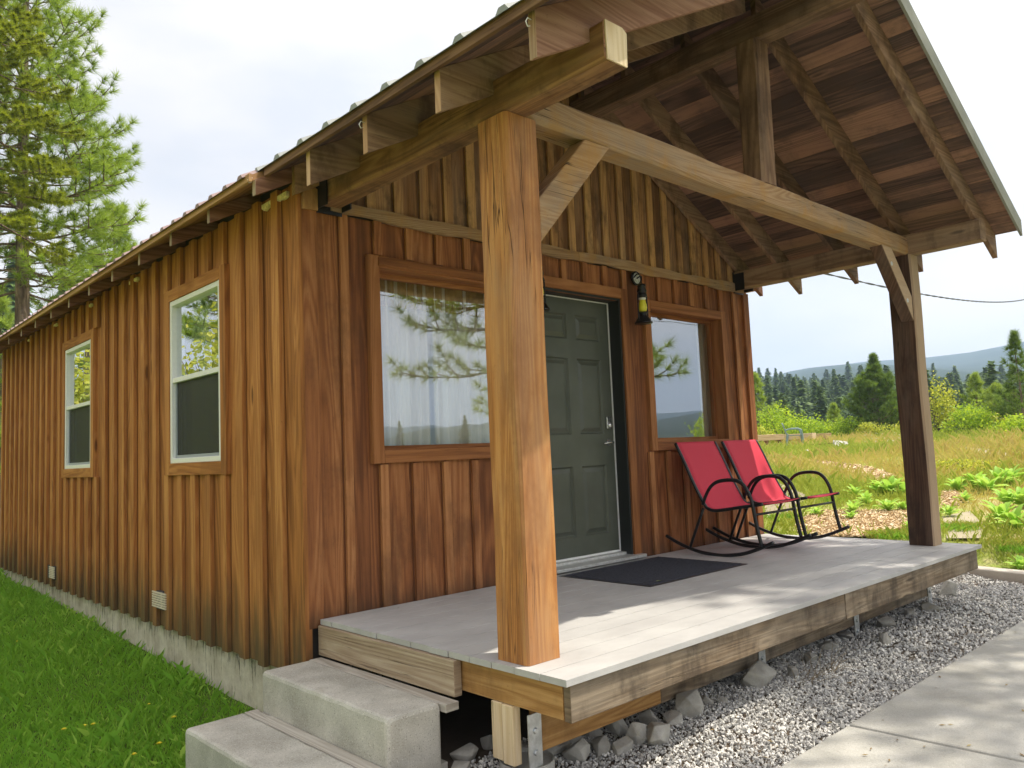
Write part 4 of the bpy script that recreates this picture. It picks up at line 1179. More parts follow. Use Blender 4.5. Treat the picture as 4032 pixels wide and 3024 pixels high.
RK = [
 (2273, 2961, 112, .8, 'rounded pale rock right of the metal bracket at the deck corner'),
 (2369, 2935, 100, .75, 'dark flat rock behind the second stone from the deck corner'),
 (2457, 2935, 88, .85, 'small pale rock in front of the tall tan one near the deck corner'),
 (2505, 2888, 92, 1.15, 'tall tan split rock standing near the lit gravel'),
 (2590, 2892, 132, .7, 'wide smooth grey rock just above the sunlit gravel'),
 (2553, 2832, 84, .9, 'speckled grey rock tucked behind the wide smooth one'),
 (2655, 2826, 108, .5, 'flat rusty brown slab of rock under the front beam'),
 (2711, 2775, 140, .75, 'large two toned rock leaning out from under the beam'),
 (2788, 2754, 74, .6, 'whitish purple rock between the large two toned one and a small tan one'),
 (2849, 2759, 52, .7, 'small round tan rock next to the whitish purple one'),
 (2427, 2858, 100, .8, 'shadowed rock wedged right under the deck beam'),
 (2985, 2664, 160, .62, 'biggest squared tan boulder under the middle bracket'),
 (3119, 2648, 50, 1.0, 'small upright pale stone right of the squared boulder'),
 (3192, 2595, 74, .6, 'brown grey rock among dry twigs under the deck'),
 (3265, 2546, 76, .55, 'low brown rock in shade past the dry twigs'),
 (3326, 2500, 70, .5, 'flat dark rock behind the third bracket'),
 (3492, 2452, 80, .65, 'lumpy cream rock beyond the third bracket'),
 (3484, 2518, 52, 1.0, 'lone pale stone lying out on the gravel'),
 (3590, 2414, 56, .6, 'small grey rock by the lumpy cream one'),
 (3660, 2390, 84, .45, 'long low grey rock near the far bracket'),
 (3742, 2322, 112, .6, 'large whitish boulder at the far end of the deck'),
 (1824, 2955, 118, .75, 'rounded grey rock beside the upper concrete step'),
 (1812, 3010, 100, .5, 'flat yellowish slab stone at the foot of the upper step'),
 (1930, 2915, 84, .75, 'dim purple rock in the dark under the deck'),
]
for i, (u, v, w, a, lb) in enumerate(RK): rock(u, v, w, a, lb, -.525 if i < 21 else -.53, seed=100+i, rz=(i*1.7) % 3)
g = random.Random(9)
nm = ['left', 'right']
for i in range(6):
    me = rock_mesh(300+i, .07+.03*g.random(), .06, .05)
    o = bpy.data.objects.new('rock', me); COL.objects.link(o)
    o.location = (.34+i*.13, -1.42+g.random()*.25, -.475); o.rotation_euler = (0, 0, g.random()*6)
    tag(o, 'dark rubble rock in the shade behind the near support post', 'rock', 'rubble under the deck')
# dry twigs under the beam
b = MB(); g = random.Random(4)
for i in range(26):
    p = Vector((1.98+g.random()*.42, -1.80-g.random()*.05, -.50)); P = [p]; d = Vector((g.uniform(-.6, .6), g.uniform(-.5, .1), 1)).normalized()
    for k in range(4):
        d = (d+Vector((g.uniform(-.5, .5), g.uniform(-.4, .3), g.uniform(-.5, .1)))).normalized(); p = p+d*.055; P.append(p)
    b.tube(P, [.0016, .0014, .0012, .001, .0007], 4)
tag(b.build('dry_weed', simple('dry stalk', (.26, .20, .12), .9)), 'tangle of dry brown stalks under the deck beam', 'dead plant')

# ---- bits of dry litter on the gravel, deck and walk
g2 = np.random.default_rng(88); Ls = []
for i in range(150):
    if i < 36: c = np.array([g2.uniform(.2, 4.8), g2.uniform(-1.9, -.1), .003])
    elif i < 110:
        c = np.array([g2.uniform(.3, 5.5), g2.uniform(-2.2, -1.75), 0]); c[2] = float(bedz(c[:1], c[1:2])[0])+.014
    else: c = np.array([g2.uniform(1.2, 5.5), g2.uniform(-3.0, -2.28), -.501])
    a = g2.uniform(0, 6.28); s_ = g2.uniform(.004, .009) if i < 36 else g2.uniform(.006, .018); d1 = np.array([math.cos(a), math.sin(a), .1])*s_; d2 = np.array([-math.sin(a), math.cos(a), .25])*s_*.35
    Ls.append([c-d1, c+d2, c+d1, c-d2+np.array([0, 0, .0012])])
tag(tris('leaf_litter', np.array(Ls), g2.random(150), leafmat('dry litter', (.10, .06, .03), (.26, .18, .08), (.45, .38, .20), .1, .9), None, nv=4), 'tiny dry leaf and needle bits strewn on deck, gravel and walk', 'leaf litter', kind='stuff')

# ------------------------------------------------------------------ door mat and fallen leaf
b = MB(); b.prism([(1.892, -.925), (3.046, -.925), (3.046, -.115), (1.892, -.115)], 2, .0005, .004, .5)
mt = empty('door_mat', (2.47, -.52, 0)); tag(mt, 'charcoal pile door mat with thin rubber rim before the door', 'door mat')
b.build('rubber_rim', m_black, mt, bevel=.001)
n = 70; V = []; mw = 50
gx = np.linspace(1.912, 3.026, n); gy = np.linspace(-.905, -.135, mw); X, Y = np.meshgrid(gx, gy, indexing='ij')
Z = .008+rng.normal(0, .0011, X.shape); Z[0, :] = Z[-1, :] = .004; Z[:, 0] = Z[:, -1] = .004
i, j = np.meshgrid(np.arange(n-1), np.arange(mw-1), indexing='ij')
q = np.stack([i*mw+j, (i+1)*mw+j, (i+1)*mw+j+1, i*mw+j+1], -1).reshape(-1)
finish('pile', np.stack([X, Y, Z], -1).reshape(-1, 3), q, np.full((n-1)*(mw-1), 4), None, None, m_mat, mt)
V = [(2.03, -.86, .012), (2.055, -.875, .016), (2.09, -.872, .012), (2.06, -.85, .013)]
tag(finish('fallen_leaf', V, [0, 1, 2, 3], [4], None, None, simple('dry green leaf', (.35, .42, .16), .7)), 'tiny pale green leaf on the door mat', 'leaf')

# ------------------------------------------------------------------ rocking chairs
def rrect(b, pts, w, t, xh=0):
    """flat bar swept in the x = const plane"""
    b.tube(pts, w/2, 8)
PROF = [(-.160, .905), (-.236, .752), (-.318, .570), (-.405, .410), (-.440, .372), (-.500, .358), (-.60, .368), (-.78, .395), (-.925, .415)]
def smooth_path(P, n=5):
    P = [Vector((0, a, c)) for a, c in P]; out = []
    for i in range(len(P)-1):
        p0, p1, p2, p3 = P[max(i-1, 0)], P[i], P[i+1], P[min(i+2, len(P)-1)]
        for k in range(n):
            t = k/n
            out.append(.5*((2*p1)+(p2-p0)*t+(2*p0-5*p1+4*p2-p3)*t*t+(3*p1-p0-3*p2+p3)*t**3))
    out.append(P[-1]); return out
ROCK = [(-.015, .137), (-.16, .073), (-.325, .026), (-.47, .0105), (-.58, .0105), (-.742, .035), (-.893, .088), (-.992, .131)]
ARM = [(-.402, .405), (-.459, .512), (-.520, .572), (-.602, .597), (-.715, .597), (-.782, .562), (-.827, .490), (-.850, .410), (-.872, .26), (-.905, .098)]
BLEG = [(-.400, .375), (-.330, .23), (-.250, .055)]
def rocking_chair(label):
    root = empty('rocking_chair', (3.6, -.5, 0)); tag(root, label, 'rocking chair', 'red sling rocking chairs on the porch')
    xs = (3.31, 3.89)
    def wp(P, x): return [Vector((x, q.y, q.z)) for q in P]
    sp, rp, ap, bp = smooth_path(PROF), smooth_path(ROCK), smooth_path(ARM), smooth_path(BLEG, 2)
    n = len(sp); V = []
    for q in sp:
        for k in range(9):
            t = k/8; x = xs[0]+.012+(xs[1]-xs[0]-.024)*t
            s = .018*math.sin(math.pi*t)
            back = q.z > .45
            V.append((x, q.y+(s*.6 if back else 0), q.z-(0 if back else s)+.008))
    fv = []
    for i in range(n-1):
        for k in range(8): fv += [i*9+k, i*9+k+1, (i+1)*9+k+1, (i+1)*9+k]
    o = finish('sling_seat', V, fv, [4]*(8*(n-1)), None, None, m_sling, root, smooth=True)
    md = o.modifiers.new('t', 'SOLIDIFY'); md.thickness = .003; md.offset = 0
    for i, x in enumerate(xs):
        b = MB(); b.tube(wp(sp, x), .0135, 8); b.build('side_rail', m_blackp, root, smooth=True)
        b = MB(); b.tube(wp(rp, x), .0125, 8, flat=1.15); b.build('rocker', m_blackp, root, smooth=True)
        dx = -.018 if i == 0 else .018
        b = MB(); b.tube(wp(ap, x+dx), .0100, 8, flat=1.5); b.build('armrest', m_blackp, root, smooth=True)
        b = MB(); b.tube(wp(bp, x+dx*.3), .0115, 8); b.build('back_leg', m_blackp, root, smooth=True)
    b = MB()
    for y, z in ((-.862, .335),): b.tube([(xs[0], y, z), ((xs[0]+xs[1])/2, y, z), (xs[1], y, z)], .0095, 8)
    b.build('cross_rail', m_blackp, root, smooth=True)
    return root
c1 = rocking_chair('red sling rocking chair nearer the door')
def copy_tree(o, parent=None):
    c = o.copy(); COL.objects.link(c); c.parent = parent
    for ch in list(o.children): copy_tree(ch, c)
    return c
c2 = copy_tree(c1); c2.location.x += .715; c2.location.y += .01
c2['label'] = 'red sling rocking chair nearer the far porch post, back partly sunlit'

# ------------------------------------------------------------------ lanterns
def lantern(label):
    L0 = Vector((3.0, -.14, 1.895)); root = empty('wall_lantern', L0); tag(root, label, 'lantern', 'hurricane lanterns either side of the door')
    b = MB(); b.lathe([(.074, 0), (.076, .006), (.066, .016), (.060, .030), (.046, .052), (.030, .066), (.030, .078), (.036, .080), (.036, .092)], L0, 24); b.build('base', m_black, root, smooth=True)
    b = MB(); b.lathe([(.024, .218), (.041, .224), (.041, .240), (.036, .244), (.036, .262), (.041, .266), (.041, .272), (.030, .300), (.034, .304), (.034, .322), (.018, .332)], L0, 24); b.build('cap', m_black, root, smooth=True)
    b = MB(); b.lathe([(.018, .093), (.030, .106), (.036, .130), (.033, .160), (.026, .182), (.024, .2)], L0, 20); o = b.build('bulb', m_yellow, root, smooth=True)
    b = MB(); b.lathe([(.025, .196), (.030, .206), (.028, .217)], L0, 18); b.build('bulb_collar', m_white, root)
    b = MB()
    for s in (-1, 1):
        b.tube([L0+Vector((s*.060, 0, .026)), L0+Vector((s*.062, 0, .06)), L0+Vector((s*.058, 0, .23)), L0+Vector((s*.040, 0, .262))], .006, 8)
    for z in (.095, .212):
        b.tube([L0+Vector((.044*math.cos(t), .044*math.sin(t), z)) for t in np.linspace(0, 2*math.pi, 17)[:-1]], .0018, 5, closed=True)
    b.tube([L0+Vector((.05, -.01, .10)), L0+Vector((.085, -.015, .104)), L0+Vector((.10, -.015, .112))], .002, 5)
    b.build('cage', m_black, root, smooth=True)
    b = MB(); C = Vector((3.065, -.031, 2.300)); b.lathe([(.060, 0), (.060, .014), (.050, .020), (.048, .014)], C, 28, axis='y'); bo = b.build('wall_plate', m_black, root, smooth=False)
    b = MB(); b.lathe([(.047, .013), (.045, .016), (.02, .018)], C, 24, axis='y'); b.build('zinc_disc', m_pale, bo)
    b = MB(); b.tube([C+Vector((0, -.01, -.005)), C+Vector((-.01, -.06, .01)), C+Vector((-.045, -.10, -.010)), L0+Vector((0, 0, .345)), L0+Vector((0, 0, .325))], .0055, 8)
    b.tube([C+Vector((-.045, -.02, .0)), C+Vector((-.02, -.035, .03)), C+Vector((.02, -.035, .025))], .006, 6)
    b.build('hook_arm', m_black, bo, smooth=True)
    return root
l1 = lantern('black hurricane lantern with yellow bulb between the door and the far window')
l2 = copy_tree(l1); l2.location.x -= 1.19; l2.location.y += .01
l2['label'] = 'black lantern mostly hidden behind the near porch post, left of the door'

# ------------------------------------------------------------------ vegetation helpers
def polar(az, d):
    a = math.radians(az); x = CAM.x+d*math.sin(a); y = CAM.y+d*math.cos(a); return x, y, ground_z(x, y)
def ray_dir(u, v): return (F+RX*(u-2016)/FPX-UX*(v-1512)/FPX)
def at_dist(u, v, d):
    r = ray_dir(u, v); return CAM+r*(d/math.hypot(r.x, r.y))
def on_ground(u, v):
    r = ray_dir(u, v); h = math.hypot(r.x, r.y); lo = 3.0; d = 3.0
    while d < 60:
        p = CAM+r*(d/h)
        if p.z < ground_z(p.x, p.y): break
        d += .1
    return Vector((p.x, p.y, ground_z(p.x, p.y))), d

def rot_about(dirs, g, amin, amax, m):
    """m random unit vectors per row of dirs, between amin and amax radians off it"""
    n = len(dirs); d = np.repeat(dirs, m, 0)
    r = g.normal(size=d.shape); r -= (r*d).sum(1)[:, None]*d; r /= np.linalg.norm(r, axis=1)[:, None]+1e-9
    a = g.uniform(amin, amax, (n*m, 1))
    return d*np.cos(a)+r*np.sin(a), r
def tufts(C, D, S, g, m, wid, amin=.15, amax=1.5, droop=.0):
    """needle bundles -> triangles"""
    dirs, side = rot_about(D, g, amin, amax, m)
    dirs[:, 2] -= droop; dirs /= np.linalg.norm(dirs, axis=1)[:, None]
    c = np.repeat(C, m, 0); s = np.repeat(S, m)[:, None]*g.uniform(.7, 1.1, (len(c), 1))
    w = np.cross(dirs, g.normal(size=dirs.shape)); w /= np.linalg.norm(w, axis=1)[:, None]+1e-9
    T = np.stack([c-w*wid/2, c+w*wid/2, c+dirs*s], 1)
    base = g.random(len(C))
    return T, np.clip(np.repeat(base, m)*.75+.25*g.random(len(c)), 0, 1)

def tree_geom(H, prof, seed, nb, tuft, m, wid, e_low=-12, e_top=42, start=.2, trunk=.16, twig=.5, lean=0.0, density=1.0, limb=.035, amax=1.4, droop=.0, curl=.9, sparse_low=0):
    """prof: list (height, radius). returns MB with trunk and limbs, needle triangles, rnd"""
    g = np.random.default_rng(seed); rd = random.Random(seed)
    hs = [p[0] for p in prof]; rs = [p[1] for p in prof]
    mb = MB(); n = 14
    tp = []; tr = []
    for i in range(n+1):
        t = i/n; tp.append(Vector((lean*t*t*H+.04*math.sin(t*5+seed), .04*math.sin(t*4+seed*2), H*t-.35*(1-t)))); tr.append(max(trunk*(1-t)**.8, .012))
    tr[0] *= 1.25
    mb.tube(tp, tr, 10)
    C = []; D = []; S = []
    for b in range(nb):
        t = (b+rd.random()*.8)/nb; h = start*H+(H*.985-start*H)*t
        Rr = np.interp(h, hs, rs)*rd.uniform(.62, 1.12)
        az = b*2.39996+rd.uniform(-.4, .4)
        el = math.radians(e_low+(e_top-e_low)*t+rd.uniform(-8, 8))
        base = Vector((lean*(h/H)**2*H, 0, h)); hd = Vector((math.cos(az), math.sin(az), 0))
        p = base.copy(); seg = 6; P = [p.copy()]; e = el; st = Rr/seg
        for k in range(seg):
            e += math.radians(rd.uniform(2, 7))*curl*(1 if k > 1 else .3)
            dd = (hd*math.cos(e)+Vector((0, 0, 1))*math.sin(e)); az2 = rd.uniform(-.12, .12); dd = Matrix.Rotation(az2, 3, 'Z') @ dd
            p = p+dd*st*1.08; P.append(p.copy())
        r0 = max(.006, min(limb, Rr*.017)); mb.tube(P, [r0*(1-.85*k/seg) for k in range(seg+1)], 5, caps=False)
        def along(Pp, t0, cnt, sc):
            for q in range(cnt):
                tt = t0+(1-t0)*(q+.5)/cnt if cnt > 1 else 1.0
                f = tt*(len(Pp)-1); i0 = min(int(f), len(Pp)-2); pt = Pp[i0].lerp(Pp[i0+1], f-i0); dr = (Pp[i0+1]-Pp[i0]).normalized()
                C.append(pt); D.append(dr); S.append(tuft*sc)
        along(P, .55, max(2, int(Rr*2.2*density)), 1.0)
        C.append(P[-1]); D.append((P[-1]-P[-2]).normalized()); S.append(tuft*1.05)
        ns = max(2, int(Rr*3.2*density))
        for s in range(ns):
            f = (.28+.68*s/ns)*seg; i0 = int(f); pt = P[i0].lerp(P[min(i0+1, seg)], f-i0)
            sgn = 1 if s % 2 else -1; ax = (P[min(i0+1, seg)]-P[i0]).normalized()
            sdv = Vector((-ax.y, ax.x, 0)).normalized()*sgn
            dv = (ax*.75+sdv*.8+Vector((0, 0, rd.uniform(-.1, .45)))).normalized(); Lb = twig*Rr*.5*rd.uniform(.6, 1.1)*(1-.4*s/ns)
            q1 = pt+dv*Lb*.5; q2 = q1+(dv+Vector((0, 0, .35*curl))).normalized()*Lb*.5
            mb.tube([pt, q1, q2], [r0*.4, r0*.3, r0*.12], 4, caps=False)
            along([pt, q1, q2], .4, max(1, int(Lb*3.6*density)), .95)
            C.append(q2); D.append((q2-q1).normalized()); S.append(tuft)
    C.append(Vector((lean*H, 0, H))); D.append(Vector((0, 0, 1))); S.append(tuft)
    T, RN = tufts(np.array([tuple(c) for c in C]), np.array([tuple(c) for c in D]), np.array(S), g, m, wid, .12, amax, droop)
    return mb, T, RN
def tree(name, loc, label, cat, geom, mat, group=None, rz=0, bark=None):
    mb, T, RN = geom
    root = empty(name, loc, rz); tag(root, label, cat, group)
    o = finish('trunk', [tuple(v) for v in mb.v], mb.fv, mb.fn, None, None, bark or m_bark, root, local=True, smooth=True)
    tris('crown', T, RN, mat, root, local=True)
    return root
def gl(x, y): return (x, y, ground_z(x, y))

# pines behind the cabin, left in the picture
x, y, z = polar(11.05, 20.5)
z0 = z
pine = tree('pine_tree', (x, y, z0), 'tall long needled pine standing behind the cabin roof at the left', 'tree',
     tree_geom(15.8-z0, [(3.5, 1.4), (5.6-z0, 2.0), (7.4-z0, 2.4), (9.0-z0, 2.1), (10.6-z0, 1.55), (12-z0, 1.05), (14-z0, 1.0), (16-z0, .3)], 21, 165, .26, 46, .011,
               start=(4.9-z0)/(15.8-z0), trunk=.20, twig=.9, density=1.3, e_low=-14, e_top=36, curl=1.3), m_needle)
# bare lower limbs
x, y, z = polar(9.2, 17.2)
tree('fir_tree', (x, y, z), 'yellowish cone bearing fir in front of the tall pine', 'tree',
     tree_geom(13.5-z, [(3, 1.3), (5.2-z, 1.5), (8.2-z, 1.25), (10-z, .9), (13.5-z, .25)], 33, 78, .12, 52, .015, start=(5.6-z)/(13.5-z), trunk=.13, twig=.9, density=3.2, e_low=-22, e_top=25, amax=1.5, droop=.25, curl=.4), m_fir)
x, y, z = polar(16.0, 24.5)
tree('pine_tree', (x, y, z), 'shorter green pine rising behind the roof right of the tall pine', 'tree',
     tree_geom(8.3-z, [(2, 1.2), (4.2-z, 1.35), (6.2-z, 1.1), (8.3-z, .25)], 41, 70, .27, 40, .014, start=.3, trunk=.12, twig=.9, density=1.9, curl=1.2), m_needle)
x, y, z = polar(9.9, 29)
tree('pine_tree', (x, y, z), 'small sunlit young pine low at the left edge behind the roof', 'tree',
     tree_geom(6.3-z, [(0, 1.2), (3, 1.1), (6.3-z, .2)], 43, 46, .30, 36, .017, start=.12, trunk=.08, twig=.8, density=1.6, curl=1.6, e_top=55), m_npale)
# the pine that shades the deck, and its neighbour
x, y = 7.85, -5.75
tree('pine_tree', gl(x, y), 'large pine outside the frame whose branches are mirrored in the near front window', 'tree',
     tree_geom(14.5, [(1.5, 2.0), (3.5, 2.7), (7, 2.9), (10, 2.6), (12.5, 1.7), (14.5, .5)], 52, 95, .25, 40, .009, start=.16, trunk=.22, twig=.85, density=1.25, e_low=-26, e_top=36, curl=1.5), m_needle)
# trees on the slope left of the cabin, mirrored in the side windows
side_spots = [(-8.6, 20.5, 9, 1), (-9.8, 24, 11, 0), (-10.5, 15, 8, 1), (-2.6, 25.5, 10, 0), (-13, 21, 11, 1), (-7, 31, 12, 0)]
side_lab = ['pine on the left slope nearest the cabin, seen only mirrored in the side windows', 'second pine up the left slope, seen only mirrored', 'low pine at the outer left of the slope', 'pine behind the cabin back corner on the slope',
            'far left pine on the slope', 'last pine at the top of the left slope']
protos = {}
for k in (0, 1):
    protos[k] = tree_geom(10, [(1, 2.1), (4, 2.3), (7, 1.6), (10, .3)], 70+k, 60, .34, 26, .022, start=.2, trunk=.15, twig=.8, density=1.2, curl=1.2)
made = {}
for (sx_, sy_, hh, k), lb in zip(side_spots, side_lab):
    if k not in made:
        o = tree('pine_tree', gl(sx_, sy_), lb, 'tree', protos[k], m_needle if k else m_npale, 'pines on the left slope'); made[k] = o
    else:
        o = copy_tree(made[k]); o.location = gl(sx_, sy_); o['label'] = lb; o.rotation_euler.z = sx_
    o.scale = (hh/10,)*3

def leaf_cloud(n, lobes, size, seed, flat=.0):
    """leaves spread on lumpy lobes (cx,cy,cz,rx,ry,rz)"""
    g = np.random.default_rng(seed); out = []; rn = []
    wts = np.array([l[3]*l[5] for l in lobes]); wts = wts/wts.sum()
    for l, w in zip(lobes, wts):
        k = int(n*w); d = g.normal(size=(k, 3)); d /= np.linalg.norm(d, axis=1)[:, None]
        r = 1-.55*g.random((k, 1))**1.6
        lump = 1+.22*np.sin(d[:, :1]*5+seed)*np.sin(d[:, 1:2]*6)*1+.15*np.sin(d[:, 2:]*9+seed)
        c = np.array(l[:3])+d*r*lump*np.array(l[3:])
        a = g.normal(size=(k, 3))+d*.8; a /= np.linalg.norm(a, axis=1)[:, None]
        b_ = np.cross(a, g.normal(size=(k, 3))); b_ /= np.linalg.norm(b_, axis=1)[:, None]; c2_ = np.cross(a, b_)
        s = size*g.uniform(.6, 1.2, (k, 1))
        out.append(np.stack([c-b_*s*.5, c+c2_*s*.32, c+b_*s*.5, c-c2_*s*.32], 1)); rn.append(np.clip(g.random(k)**1.2*.85+.2*np.sin(c[:, 0]*9)*np.sin(c[:, 2]*8+1)+.1, 0, 1))
    T = np.concatenate(out); T = T[T[:, :, 2].min(1) > -.1]; 
    return T, np.concatenate(rn)[:len(T)]
def bush(loc, w, h, n, label, mat, seed, size=.09, group='green bushes at the meadow edge', name='bush', cat='bush'):
    rd = random.Random(seed); root = empty(name, loc); tag(root, label, cat, group)
    lobes = [(rd.uniform(-.3, .3)*w, rd.uniform(-.3, .3)*w, h*rd.uniform(.35, .62), w*rd.uniform(.22, .36), w*rd.uniform(.22, .36), h*rd.uniform(.25, .40)) for _ in range(7)]
    lobes.append((0, 0, h*.62, w*.2, w*.2, h*.38)); lobes.append((0, 0, h*.3, w*.48, w*.42, h*.30))
    mb = MB()
    for k in range(7):
        a = rd.random()*6.28; r = rd.uniform(.1, .35)*w
        mb.tube([(0, 0, -.1), (math.cos(a)*r*.4, math.sin(a)*r*.4, h*.35), (math.cos(a)*r, math.sin(a)*r, h*.75)], [.02, .014, .006], 5)
    finish('stems', [tuple(v) for v in mb.v], mb.fv, mb.fn, None, None, m_bark, root, local=True)
    T, rn = leaf_cloud(n, lobes, size, seed)
    tris('foliage', T, rn, mat, root, nv=4, local=True)
    return root
for i, (x, y, w, h, lb) in enumerate(((-4.6, 12.5, 3.2, 2.9, 'sunlit broad bush on the left slope, mirrored in the nearer side window'), (-3.9, 19.5, 3.6, 4.2, 'tall sunlit thicket on the left slope, mirrored in the farther side window'), (-7.5, 16.5, 4, 4.6, 'tallest leafy thicket on the left slope'))):
    bush((x, y, ground_z(x, y)), w, h, 3600, lb, m_leaf2, 480+i, .16, 'thickets on the left slope')
# ---- meadow edge, right of the cabin
x, y, z = polar(67.55, 36); Hh = 3.45
tree('pine_tree', (x, y, z), 'bushy dark green young pine left of the far porch post', 'tree',
     tree_geom(Hh, [(.1, 1.0), (.8, 1.30), (1.6, 1.05), (2.4, .60), (3.0, .25), (Hh, .12)], 61, 70, .22, 34, .018, start=.05, trunk=.07, twig=.9, density=2.1, e_low=5, e_top=68, curl=1.8), m_needle2, 'young pines at the meadow edge')
mids = [(60.0, 36, 3.1, .85, m_npale, 'pale young pine against the cabin corner'),
        (64.9, 41, 1.9, .55, m_npale, 'small pale pine above the timbers behind the plastic chair'),
        (66.6, 43, 1.3, .45, m_npale, 'tiny pine left of the bushy dark green young pine'),
        (69.4, 38, 2.2, .8, m_needle2, 'pine hidden partly behind the far porch post'),
        (73.25, 37, 2.45, .75, m_npale, 'slender open pine right of the far porch post'),
        (74.3, 36, 1.9, .8, m_npale, 'stocky pine between the slender pine and the picture edge'),
        (75.5, 31, 3.4, .75, m_needle2, 'tallest pine at the right picture edge'),
        (76.6, 34, 3.0, 1.0, m_needle2, 'dark pine cut by the right picture edge'),
        (75.1, 33, 1.5, .9, m_needle2, 'low dark pine in front of the one at the right edge'),
        (61.9, 46, 2.4, .7, m_needle2, 'dull green pine behind the brightest bush'),
        (68.4, 46, 2.3, .8, m_needle2, 'pine right behind the bushy dark green young pine')]
for i, (a, d, h, r, m_, lb) in enumerate(mids):
    x, y, z = polar(a, d)
    tree('pine_tree', (x, y, z), lb, 'tree', tree_geom(h, [(0, r*.9), (h*.35, r), (h*.7, r*.6), (h, .1)], 200+i, 34, .22, 26, .018, start=.12, trunk=.045, twig=.9, density=1.7, e_low=8, e_top=64, curl=1.5), m_, 'young pines at the meadow edge')
bl = [(61.3, 35, 2.3, 1.65, 5200, m_leaf, 'tallest bright green bush behind the plastic chair'),
      (62.8, 36, 1.9, 1.15, 3600, m_leaf, 'bright green bush just right of the plastic chair'),
      (64.2, 37, 1.5, .80, 2400, m_leaf, 'low bright bush above the gap in the timbers'),
      (65.9, 36, 1.5, .95, 2600, m_leaf, 'bright bush left of the bushy dark young pine'),
      (66.9, 34.5, 1.2, .70, 2200, m_leaf2, 'low bush at the foot of the bushy dark young pine'),
      (68.9, 34, 1.3, .65, 2000, m_leaf2, 'low bush just left of the far porch post'),
      (60.1, 33.5, 1.2, .80, 1800, m_leaf2, 'low bush beside the cabin corner above the timbers'),
      (71.0, 32, 1.3, 2.05, 3000, m_leaf2, 'tall yellow green shrub touching the far porch post'),
      (72.3, 31, 1.9, 1.05, 4600, m_leaf, 'broad rounded green bush right of the far porch post'),
      (73.9, 31.5, 1.6, .75, 3200, m_leaf2, 'yellow green bush below the stocky pine'),
      (75.4, 29.5, 1.9, .65, 3200, m_leaf, 'green bush at the right picture edge')]
for i, (a, d, w, h, n, m_, lb) in enumerate(bl): bush(polar(a, d), w, h*1.12, int(n*.62), lb, m_, 400+i, .10)
for (u, v, w, h, lb) in ((2688+1850*.6076, 1008+1400*.6076, 1.9, .26, 'low dark leafy patch of shrub lying in the red brown grass'),):
    p, d = on_ground(u, v); bush(p, w, h, 2600, lb, m_leaf2, 431, .06, None, 'low_shrub', 'shrub')

# ---- forest in the haze
def conifer_mesh(seed, H, R, n=520, full=.9):
    g = np.random.default_rng(seed)
    t = g.random(n)**.85; h = H*(.06+.94*t); r = R*(1-t)**.8*(.35+.65*g.random(n))*(1+.25*np.sin(t*40+seed))
    a = g.random(n)*2*np.pi; c = np.stack([r*np.cos(a), r*np.sin(a), h], 1)
    out = np.stack([np.cos(a), np.sin(a), np.full(n, -.35)], 1); sd_ = np.stack([-np.sin(a), np.cos(a), g.normal(0, .3, n)], 1)
    s = (.55+.75*(1-t))*g.uniform(.7, 1.2, n)*H/10; s = s[:, None]
    T = np.stack([c-out*s*.3-sd_*s*.42, c-out*s*.3+sd_*s*.42, c+out*s*.75+np.array([0, 0, -.15])*s], 1)
    me_o = tris('crown', T, np.clip(.15+.5*g.random(n)+.35*t, 0, 1), m_far, None)
    mb = MB(); mb.tube([(0, 0, -1), (0, 0, H*.5), (0, 0, H)], [H*.014, H*.01, .02], 6); tk = mb.build('trunk', m_bark)
    return me_o, tk
variants = []
for k, (Hc, Rc) in enumerate(((10, 2.0), (12, 2.2), (9, 2.3), (11, 1.7), (8, 2.1))):
    variants.append(conifer_mesh(500+k, Hc, Rc))
g = np.random.default_rng(77); cnt = 0
used_v = [False]*5
rows = [(70, 8, 6.5), (84, 12, 6.5), (98, 16, 7.5), (115, 20, 8), (135, 24, 8.5), (158, 30, 9), (185, 32, 10), (215, 36, 10.5), (250, 40, 11), (290, 46, 11)]
for d0, cn, hh in rows:
    for q in range(cn):
        az = 57.5+(q+g.uniform(-.6, .6))/cn*21.5; d = d0*g.uniform(.93, 1.08)
        x, y, z = polar(az, d); k = int(g.integers(5)); s = hh/10*g.uniform(.62, 1.12)*(1.25 if g.random() < .12 else 1)
        if d0 < 100 and az > 63: s *= .75
        if not used_v[k]:
            root = empty('conifer', (0, 0, 0)); a_, b_ = variants[k]; a_.parent = root; b_.parent = root; used_v[k] = root
            tag(root, 'hazy conifer in the forest below the blue hill', 'tree', 'conifers of the distant forest')
        else: root = copy_tree(used_v[k])
        root.location = (x, y, z-.3); s *= .92; root.scale = (s*g.uniform(.85, 1.5),)*2+(s*g.uniform(.8, 1.1),); root.rotation_euler.z = g.uniform(0, 6.28)
